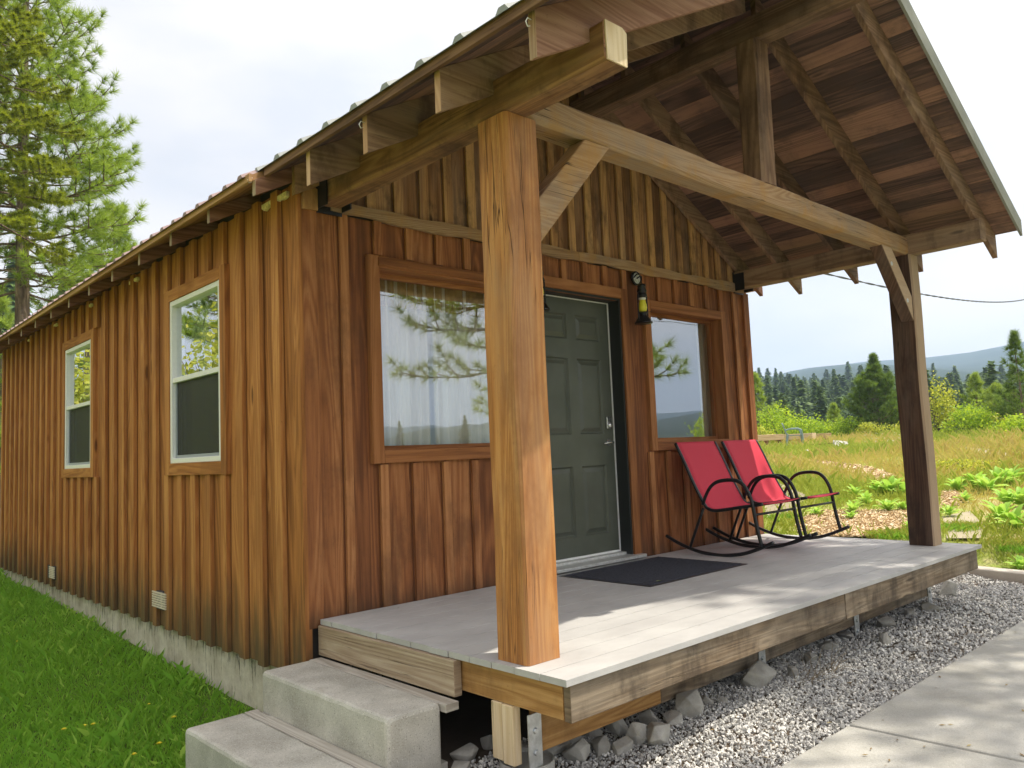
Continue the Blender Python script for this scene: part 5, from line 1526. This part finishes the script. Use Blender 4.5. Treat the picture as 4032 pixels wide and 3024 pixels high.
def forest_mass():
    gg = np.random.default_rng(991); Ts = []; Rs = []
    base = []
    for k in range(4):
        Hc, Rc = ((10, 2.1), (11, 2.4), (9, 2.6), (12, 2.0))[k]; m0 = 190
        t = gg.random(m0)**.85; h = Hc*(.05+.95*t); r = Rc*(1-t)**.8*(.3+.7*gg.random(m0)); a = gg.random(m0)*2*np.pi
        c = np.stack([r*np.cos(a), r*np.sin(a), h], 1); out = np.stack([np.cos(a), np.sin(a), np.full(m0, -.3)], 1); sdv = np.stack([-np.sin(a), np.cos(a), gg.normal(0, .35, m0)], 1)
        s = ((.8+1.0*(1-t))*gg.uniform(.7, 1.25, m0)*Hc/10)[:, None]
        base.append((np.stack([c-out*s*.3-sdv*s*.45, c-out*s*.3+sdv*s*.45, c+out*s*.8], 1), np.clip(.2+.55*gg.random(m0)+.3*t, 0, 1)))
    for q in range(1500):
        az = gg.uniform(56.5, 80); u = gg.random(); d = 62+240*u**.8; x, y, z = polar(az, d)
        T0, R0 = base[int(gg.integers(4))]; s = gg.uniform(.30, .78)*(.55+.45*min(1, d/170)); a = gg.random()*6.28; ca, sa = math.cos(a)*s, math.sin(a)*s
        P = T0 @ np.array([[ca, sa, 0], [-sa, ca, 0], [0, 0, s]])+np.array([x, y, z-.3])
        Ts.append(P); Rs.append(np.clip(R0+gg.uniform(-.2, .25), 0, 1))
    tag(tris('forest', np.concatenate(Ts), np.concatenate(Rs), m_far, None), 'dense soft green forest filling the slope below the hill', 'forest', kind='stuff')
forest_mass()
# a far row of conifers behind the pines at the left
for i, (az, d, s) in enumerate(((9.2, 60, .9), (10.6, 66, 1.0), (12.0, 63, .8), (13.2, 70, .95), (8.0, 64, 1.0))):
    root = copy_tree(used_v[i % 5]); x, y, z = polar(az, d); root.location = (x, y, z-.3); root.scale = (s, s, s)
    root['label'] = 'bluish conifer far behind the pines at the left'; root['group'] = 'conifers behind the left pines'
# opposite side of the valley, mirrored in the front windows
for i in range(34):
    az = 92+i*2.6+g.uniform(-1, 1); d = g.uniform(45, 95) if not 124 < az < 160 else g.uniform(150, 230); x, y, z = polar(az, d)
    root = copy_tree(used_v[i % 5]); s = g.uniform(.5, .9); root.location = (x, y, z-.3); root.scale = (s, s, s)
    root['label'] = 'conifer on the near side of the valley seen mirrored in the front windows'; root['group'] = 'conifers mirrored in the windows'
for i, (x, y, w, h) in enumerate(((24, -11.5, 3.2, 1.3), (28, -13.5, 4, 1.9), (33, -13, 4, 2.2))):
    bush((x, y, ground_z(x, y)), w, h, 2600, ['nearest', 'second', 'last'][i]+' bush across the walk, seen mirrored in the far front window', m_leaf, 470+i, .16, 'bushes across the walk')

# ---- grass
def blades(n, X, Y, Z, h, w, g, bend=.45):
    a = g.random(n)*2*np.pi; dx = np.stack([np.cos(a), np.sin(a), np.zeros(n)], 1)
    p = np.stack([X, Y, Z], 1); sd_ = np.stack([-np.sin(a), np.cos(a), np.zeros(n)], 1)
    h = h[:, None]; w = w[:, None]; b = g.uniform(.1, bend, (n, 1))*h*1.1; up = np.array([0, 0, 1.])
    m0 = p+up*h*.55+dx*b*.35; t = p+up*h*(1-.25*b/h)+dx*b
    return np.stack([p-sd_*w/2, p+sd_*w/2, m0+sd_*w*.38, t, m0-sd_*w*.38], 1)
def noise2(x, y, s, seed=0):
    return .5+.25*(np.sin(x*s+seed)*np.cos(y*s*1.3+seed*2)+np.sin(x*s*2.3+y*s*1.1+seed*3)*.6+np.sin((x-y)*s*3.7+seed)*.4)
g = np.random.default_rng(12)
n = 120000; x = -2.7*g.random(n)**.9+.08; y = g.random(n)**1.5*11.0-2.2
k = (x < .035) | (y < -.05); k &= ~((x > -.70) & (y < -.045)); k &= ~((x > .0) & (y > -.05)); k &= (x > -.2-.32*(y+4)) | True; x, y = x[k], y[k]; n = len(x)
nz = noise2(x, y, 2.1, 1); hh = g.uniform(.028, .085, n)*(0.45+1.1*nz); hh *= 1+.9*(g.random(n) < .06)
T = blades(n, x, y, height(x, y)-.004, hh, g.uniform(.0022, .0042, n)*(1+.13*np.clip(y, 0, 9)), g, .8)
dry = (g.random(n) < .05+.12*(noise2(x, y, 1.2, 5) > .62))
tag(tris('lawn_grass', T, np.clip(.15+.6*g.random(n)*nz+.25*g.random(n)+.5*dry, 0, 1), m_grass, None, nv=5), 'green lawn grass along the left side of the cabin', 'grass', kind='stuff')
# meadow to the right
n = 210000; az = np.radians(g.uniform(50, 82, n)); d = 7.2+(44-7.2)*g.random(n)**.95
x = CAM.x+d*np.sin(az); y = CAM.y+d*np.cos(az)
def zp6(q): return (2940+q[0]*.4937, 1700+q[1]*.4937)
PATHS = [[(160, 190), (420, 225), (760, 255), (1000, 290), (1160, 345), (1250, 400), (1250, 420), (1040, 395), (860, 340), (640, 280), (360, 245), (150, 225)],
         [(540, 640), (800, 640), (1010, 640), (1300, 640), (1300, 770), (1120, 840), (980, 860), (560, 850), (380, 800), (420, 730)],
         [(1545, 490), (1660, 485), (1745, 520), (1700, 590), (1600, 625), (1560, 620)]]
SANDY = [[(1620, 130), (1800, 125), (2060, 170), (2212, 200), (2212, 225), (1900, 195)],
         [(160, 380), (300, 430), (480, 520), (420, 620), (160, 700), (110, 500)],
         [(1560, 680), (1780, 640), (1900, 760), (1880, 860), (1600, 880)]]
def ground_poly(P): return np.array([tuple(on_ground(*zp6(q))[0][:2]) for q in P])
def inside(P, x, y):
    c = np.zeros(len(x), bool); m = len(P); j = m-1
    for i in range(m):
        xi, yi, xj, yj = *P[i], *P[j]
        c ^= ((yi > y) != (yj > y)) & (x < (xj-xi)*(y-yi)/(yj-yi+1e-12)+xi); j = i
    return c
GP = [ground_poly(p) for p in PATHS]; SP = [ground_poly(p) for p in SANDY]
m_path = NT('wood chip ground')
_g = m_path.n('ShaderNodeNewGeometry').outputs['Position']
_c = m_path.mix(m_path.rampf(m_path.noise(_g, 22, 5, .75), .35, .65), (.22, .16, .09), (.60, .46, .28))
m_path.pbr(_c, .95, spec=.1, normal=m_path.bump(m_path.noise(_g, 30, 4, .7), .6, .03)); m_path = m_path.m
m_sand = concrete('sandy bare ground', (.26, .22, .14), (.38, .33, .23), .3, .4)
def draped(P, name, mat, dz):
    bm = bmesh.new(); vs = [bm.verts.new((q[0], q[1], 0)) for q in P]; f = bm.faces.new(vs)
    bmesh.ops.triangulate(bm, faces=[f])
    for _ in range(5):
        ed = [e for e in bm.edges if e.calc_length() > .45]
        if ed: bmesh.ops.subdivide_edges(bm, edges=ed, cuts=1)
    bmesh.ops.triangulate(bm, faces=bm.faces[:])
    for v in bm.verts: v.co.z = ground_z(v.co.x, v.co.y)+dz
    for f in bm.faces:
        if f.normal.z < 0: f.normal_flip()
    me = bpy.data.meshes.new(name); bm.to_mesh(me); bm.free(); me.materials.append(mat)
    o = bpy.data.objects.new(name, me); COL.objects.link(o); tag(o, kind='structure')
for P in GP: draped(P, 'chip_path', m_path, .012)
for P in SP: draped(P, 'bare_ground', m_sand, .008)
inp = np.zeros(n, bool)
for P in GP: inp |= inside(P, x, y)
ins = np.zeros(n, bool)
for P in SP: ins |= inside(P, x, y)
k = (x > 5.7) & ~(inp & (g.random(n) < .96)) & ~(ins & (g.random(n) < .88)) & ((x > 6.9) | (y > .4))
pn = noise2(x, y, .55, 2); k &= (g.random(n) < .5+.8*pn) & ~((x < 12) & (g.random(n) < .15))
x, y, d, pn = x[k], y[k], d[k], pn[k]; n = len(x)
hh = g.uniform(.07, .20, n)*(.6+.9*pn)*np.clip(d/20, .5, 1.0)*(1+1.1*(g.random(n) < .12)); ww = np.maximum(.0035, d*.00050)*g.uniform(.7, 1.3, n)
T = blades(n, x, y, height(x, y)-.01, hh, ww, g, .7)
red = noise2(x, y, .28, 9)+.18*(y < 4)*(d > 16)
tag(tris('meadow_grass', T, np.clip(.10+.75*(red > .56)*g.uniform(.55, 1, n)+.45*g.random(n), 0, 1), m_mead, None, nv=5), 'mixed green and reddish meadow grass right of the cabin', 'grass', kind='stuff')
# wood chips
allT = []; 
for P, m_, s0 in zip(GP, (5200, 6500, 1600), (.09, .05, .05)):
    lo, hi = P.min(0), P.max(0); q = g.uniform(lo, hi, (m_*3, 2)); q = q[inside(P, q[:, 0], q[:, 1])][:m_]; m1 = len(q)
    c = np.stack([q[:, 0], q[:, 1], height(q[:, 0], q[:, 1])+.018+g.uniform(0, .015, m1)], 1)
    a = g.normal(size=(m1, 3))*np.array([1, 1, .3]); a /= np.linalg.norm(a, axis=1)[:, None]; b_ = np.cross(a, g.normal(size=(m1, 3))*np.array([.4, .4, 1])); b_ /= np.linalg.norm(b_, axis=1)[:, None]
    s = s0*g.uniform(.5, 1.3, (m1, 1)); allT.append(np.stack([c-a*s/2-b_*s*.15, c+a*s/2-b_*s*.12, c+a*s/2+b_*s*.12, c-a*s/2+b_*s*.15], 1))
T = np.concatenate(allT); m_chip2 = leafmat('wood chip', (.42, .28, .14), (.66, .50, .30), (.85, .74, .54), .0, .9, .1)
tag(tris('wood_chips', T, g.random(len(T)), m_chip2, None, nv=4), 'pale wood chips scattered along the garden path', 'wood chips', kind='stuff')

# ---- broad leaved rosettes
def rosette(seed, n, Lf):
    rd = random.Random(seed); V = []; fv = []; rn = []
    for i in range(n):
        a = i*2.4+rd.uniform(-.3, .3); L_ = Lf*rd.uniform(.6, 1.1); e = rd.uniform(.35, 1.25) if i > n*.3 else rd.uniform(1.0, 1.4)
        wd = L_*rd.uniform(.26, .36); p = Vector((0, 0, .01)); hd = Vector((math.cos(a), math.sin(a), 0)); sdv = Vector((-math.sin(a), math.cos(a), 0)); seg = 6; b0 = len(V); r_ = rd.random()
        for s in range(seg+1):
            t = s/seg; w = wd*math.sin(math.pi*min(1, .12+.88*t))**.8*(1-.1*t)+.004; e2 = e-1.1*t*t
            cup = .25*w
            V += [tuple(p-sdv*w/2+Vector((0, 0, cup))), tuple(p), tuple(p+sdv*w/2+Vector((0, 0, cup)))]
            p = p+(hd*math.cos(e2)+Vector((0, 0, math.sin(e2))))*L_/seg
        for s in range(seg):
            for c in range(2):
                q = b0+s*3+c; fv += [q, q+1, q+4, q+3]; rn.append(min(1, max(0, .3+.5*r_+.2*rd.random())))
    return V, fv, rn
ros = []
for k in range(4):
    V, fv, rn = rosette(600+k, 22, .34); ros.append((V, fv, rn))
RP = [(560, 675, .62, 'small rosette of leaves alone on the bare ground near the chair'), (250, 750, .45, 'weedy little rosette behind the rocking chair legs'), (850, 660, .75, 'rosette at the left end of the near leafy group'),
      (835, 710, .55, 'upright bright rosette nearest the deck'), (960, 590, .8, 'rosette in the middle of the leafy group'), (1060, 520, .95, 'wide rosette left of the largest one by the post'), (1150, 520, 1.15, 'largest rosette just left of the far porch post'),
      (1130, 650, .85, 'bright rosette below the largest one by the post'), (870, 540, .8, 'rosette at the back left of the leafy group'), (1245, 520, .95, 'rosette half hidden by the far porch post'), (1250, 640, .6, 'little rosette at the left foot of the post'),
      (1680, 480, .85, 'rosette right of the post beside the chips'), (1620, 680, .7, 'rosette close to the right foot of the post'), (1745, 570, .6, 'small rosette at the edge of the chips'), (1850, 470, 1.0, 'rosette at the left of the right hand leafy group'),
      (1930, 500, 1.05, 'wide rosette in the right hand leafy group'), (2020, 440, 1.0, 'rosette at the back of the right hand group'), (2110, 430, 1.05, 'tall leaved rosette at the back right'), (2080, 600, 1.0, 'rosette above the big bright one'),
      (2040, 730, 1.25, 'big bright rosette above the bank'), (2150, 800, 1.3, 'large rosette at the right picture edge'), (2200, 610, 1.2, 'rosette cut by the right picture edge'), (2190, 1150, .8, 'rosette beyond the curb at the picture edge'), (1290, 780, .4, 'tiny rosette in grass by the post foot')]
first = {}
for i, (u, v, s, lb) in enumerate(RP):
    p, d = on_ground(*zp6((u, v))); k = i % 4
    if k not in first:
        V, fv, rn = ros[k]; o = finish('broadleaf_plant', V, fv, [4]*(len(fv)//4), None, rn, m_broad, None, smooth=True); first[k] = o
    else: o = first[k].copy(); COL.objects.link(o)
    o.location = p+Vector((0, 0, .01)); sc_ = s*d/13*.88; o.scale = (sc_,)*3; o.rotation_euler.z = i*1.3
    tag(o, 'broad leaved plant: '+lb, 'plant', 'broad leaved plants right of the deck')
# small weeds among them
for i, (u, v) in enumerate(((1100, 830), (1180, 850), (1240, 830), (1680, 790), (1760, 770), (290, 700), (330, 740), (700, 570), (2080, 930), (2180, 960))):
    p, d = on_ground(*zp6((u, v))); m1 = 340; r = .22*g.random(m1)**.6; a = g.random(m1)*6.28
    T = blades(m1, p.x+r*np.cos(a), p.y+r*np.sin(a), np.full(m1, p.z-.01), g.uniform(.04, .11, m1), g.uniform(.003, .006, m1), g, .9)
    o = tris('grass_clump', T, np.clip(g.random(m1)*.9, 0, 1), m_grass if i % 2 else m_mead, None, nv=5)
    tag(o, ['clump of grass at the deck edge, leftmost of three', 'middle clump of grass at the deck edge', 'clump of grass touching the deck edge by the post', 'grass clump right of the post foot', 'spreading grass clump on the bank behind the post',
            'green weed clump behind the rocker', 'small weed clump right of the one behind the rocker', 'weed clump beyond the chair arm', 'grass clump hanging over the bank', 'lush grass clump at the right edge above the bank'][i], 'grass clump', 'grass clumps near the deck')

# ---- dandelions in the lawn
for i, (u, v, lb) in enumerate(((405, 1490, 'yellow dandelion at the left of the lawn'), (540, 1487, 'left one of the close pair of dandelions'), (597, 1476, 'right one of the close pair of dandelions'),
                            (1120, 1430, 'brightest yellow flower nearest the lower step'), (1025, 1592, 'pale yellow flower low beside the lower step'), (860, 1650, 'yellow flower at the bottom picture edge'), (103, 886, 'single yellow flower far up the lawn'), (958, 1400, 'tiny yellow bud on a tall stalk'))):
    p, d = on_ground(u*.6076, 2016+v*.6076+14); s = .016 if i < 6 else .011
    root = empty('dandelion', p); tag(root, lb, 'flower', 'dandelions in the lawn')
    b = MB(); hz = .075 if i != 7 else .14; b.tube([p, p+Vector((.004, .003, hz*.6)), p+Vector((.006, .0, hz))], .0014, 5); b.build('stalk', m_grass, root)
    V = []; fv = []
    for q in range(26):
        a = q*2.4; e = .15+.9*(q/26); dd = Vector((math.cos(a)*math.cos(e), math.sin(a)*math.cos(e), math.sin(e)*.6)); sv = Vector((-math.sin(a), math.cos(a), 0))*s*.16; c = p+Vector((.006, 0, hz)); n0 = len(V)
        V += [tuple(c-sv*.4), tuple(c+sv*.4), tuple(c+dd*s+sv), tuple(c+dd*s-sv)]; fv += [n0, n0+1, n0+2, n0+3]
    finish('petals', V, fv, [4]*26, None, None, m_flow, root)
# pale flower heads in the far grass
C = []
for i in range(46):
    az = g.uniform(66.5, 70.5); d = g.uniform(24, 33); x_, y_, z_ = polar(az, d); C.append((x_, y_, z_+g.uniform(.2, .32)))
C = np.array(C); T, rn = tufts(C, np.tile([0, 0, 1.], (len(C), 1)), np.full(len(C), .035), g, 10, .022, .3, 1.6)
tag(tris('seed_heads', T, rn, m_flow2, None), 'scattered pale flower heads in the far meadow grass', 'flowers', kind='stuff')

# ---- timbers, plastic chair, plank and stones at the meadow edge
def zq(u, v, d): return at_dist(2940+u*.27125, 1350+v*.27125, d)
def timber_at(u0, v0, u1, v1, d0, d1, lab, depth=.22, ht=.215, legs=()):
    root = empty('landscape_timber', zq(u0, v0, d0)); tag(root, lab, 'timber', 'pale squared timbers at the meadow edge')
    a, b_ = zq(u0, v0, d0), zq(u1, v1, d1); b_.z = a.z
    m = MB(); m.beam(a+Vector((0, 0, ht/2)), b_+Vector((0, 0, ht/2)), depth, ht); m.build('squared_log', m_timberpale, root, bevel=.01)
    for t in legs:
        p = a.lerp(b_, t); gz = ground_z(p.x, p.y); m = MB(); m.box(p.x-.07, p.x+.07, p.y-.07, p.y+.07, gz-.1, a.z, 2); m.build('support_block', m_raft, root)
timber_at(40, 1428, 520, 1418, 30.5, 31.2, 'longest pale timber starting behind the cabin corner', legs=(.15, .5, .9))
timber_at(560, 1412, 985, 1398, 32.2, 31.2, 'pale timber behind the plastic chair with its end showing', legs=(.2, .8))
timber_at(1060, 1398, 1200, 1396, 33.0, 32.4, 'short pale timber at the right end of the row', legs=(.6,))
# plank on stones
a, b_ = zq(945, 1482, 28.5), zq(1500, 1448, 28.5); m = MB(); m.beam(a, b_, .30, .05); tag(m.build('dark_plank', m_dark), 'long dark weathered plank lying across stones in the grass', 'plank')
def zrock(u, v, wpx, asp, d, lab, sd_):
    p = zq(u, v, d); w = wpx*.27125*d/FPX; me = rock_mesh(sd_, w*.52, w*.4, w*asp*.6)
    o = bpy.data.objects.new('rock', me); COL.objects.link(o); o.location = (p.x, p.y, ground_z(p.x, p.y)+w*asp*.25); tag(o, lab, 'rock', 'stones in the meadow'); return o
zrock(1350, 1560, 320, .45, 27.5, 'large pale layered boulder under the dark plank', 801).data.materials[0] = m_rock
zrock(1245, 1500, 60, 1.0, 27.8, 'small pale stone left of the layered boulder', 802)
zrock(880, 1590, 150, .35, 26.5, 'flat grey stone in the grass below the plank', 803)
zrock(370, 1590, 180, .25, 25.5, 'long flat stone near the cabin corner', 804)
for i, (u, v, w) in enumerate(((2095, 168, 50), (2160, 165, 42), (1930, 160, 30), (1760, 155, 70))):
    p, d = on_ground(*zp6((u, v))); ww = w*.4937*d/FPX; me = rock_mesh(820+i, ww*.5, ww*.4, ww*.3)
    o = bpy.data.objects.new('rock', me); COL.objects.link(o); o.location = p+Vector((0, 0, .03))
    tag(o, ['pale round stone on the bare strip at right', 'rightmost pale stone on the bare strip', 'small stone left of the pair on the bare strip', 'flat stone at the left of the bare strip'][i], 'rock', 'stones in the meadow')
# plastic garden chair
p = zq(700, 1480, 30.2); gz = ground_z(p.x, p.y)
base_z = zq(760, 1510, 30).z
root = empty('plastic_chair', (p.x, p.y, base_z), R_(-148)); tag(root, 'grey green plastic garden chair by the pale timbers', 'garden chair')
def lb_(name, m): 
    o = finish(name, [tuple(v) for v in m.v], m.fv, m.fn, m.uv, m.rn, m_plastic, root, local=True, smooth=False); return o
m = MB()
V = []
for i in range(9):
    t = i/8; x0 = -.22+.44*t
    for k in range(7):
        s = k/6; V.append((x0*(1-.1*s), -.20-.14*s+.05*(1-(2*t-1)**2)*-1, .42+.46*s-.10*s*abs(2*t-1)**3))
fv = []
for i in range(8):
    for k in range(6):
        if i % 2 == 1 and 1 <= k <= 4: continue
        q = i*7+k; fv += [q, q+1, q+8, q+7]
o = finish('backrest', V, fv, [4]*(len(fv)//4), None, None, m_plastic, root, local=True); md = o.modifiers.new('t', 'SOLIDIFY'); md.thickness = .02
m = MB(); m.box(-.24, .24, -.22, .24, .40, .425, 0); m.box(-.24, .24, .22, .245, .34, .40, 0); lb_('seat', m)
for sx_ in (-1, 1):
    m = MB(); m.tube([(sx_*.24, -.26, .62), (sx_*.29, -.1, .655), (sx_*.30, .12, .65), (sx_*.285, .23, .60), (sx_*.27, .26, .42)], [.028, .030, .032, .030, .026], 8); lb_('armrest', m)
    m = MB(); m.tube([(sx_*.27, .25, .44), (sx_*.28, .29, .0)], [.036, .024], 8); lb_('leg', m)
    m = MB(); m.tube([(sx_*.22, -.22, .44), (sx_*.25, -.31, .0)], [.036, .024], 8); lb_('leg', m)
root.scale = (1.0, 1.0, 1.0)

# ---- service cable
A = Vector((4.95, .3, 2.92)); B = Vector((44.0, 6.6, 7.65)); nn = 900; P1 = []; P2 = []
for i in range(nn+1):
    t = (i/nn); p = A.lerp(B, t); p.z -= 1.3*4*t*(1-t)*.35; ph = t*44/.62*2*math.pi*.35; ax = Vector((0, math.cos(ph), math.sin(ph)))
    P1.append(p+ax*.0065*(1+1.5*t)); P2.append(p-ax*.0065*(1+1.5*t))
cr = empty('power_cable', A); tag(cr, 'twisted black service cable running from the cabin into the sky at right', 'cable')
for P in (P1, P2):
    b = MB(); b.tube(P, [.0068*(1+1.6*i/nn) for i in range(nn+1)], 5); b.build('strand', m_black, cr, smooth=True)
b = MB(); b.tube([(44.0, 6.6, -1.0), (44, 6.6, 8.2)], [.16, .12], 12); tag(b.build('utility_pole', m_bark), 'wooden utility pole at the far end of the service cable', 'utility pole')
for k, (z0_, z1_) in enumerate(((6.3, 6.9), (7.4, 8.3))):
    P = []
    for i in range(41):
        t = i/40; p = Vector((-30, -16, z0_)).lerp(Vector((52, -12, z1_)), t); p.z -= 1.2*4*t*(1-t); P.append(p)
    b = MB(); b.tube(P, .014, 5); tag(b.build('overhead_line', m_black), ['lower', 'upper'][k]+' overhead line across the valley side, mirrored in the front windows', 'cable')

# ------------------------------------------------------------------ haze
HZ = True
if HZ:
    b = MB(); b.box(-1800, 1800, -1800, 1800, -90, 190, 0)
    t = NT('haze air'); v = t.n('ShaderNodeVolumePrincipled'); v.inputs['Color'].default_value = (.52, .68, .93, 1); v.inputs['Density'].default_value = .00058
    v.inputs['Anisotropy'].default_value = .2
    t.l(v.outputs[0], t.out.inputs['Volume'])
    o = b.build('haze', t.m); tag(o, 'pale bluish haze filling the air of the valley', 'haze', kind='stuff')
SC.cycles.volume_bounces = 2
SC.cycles.max_bounces = 8
SC.cycles.transparent_max_bounces = 12

SC.cycles.use_denoising = True
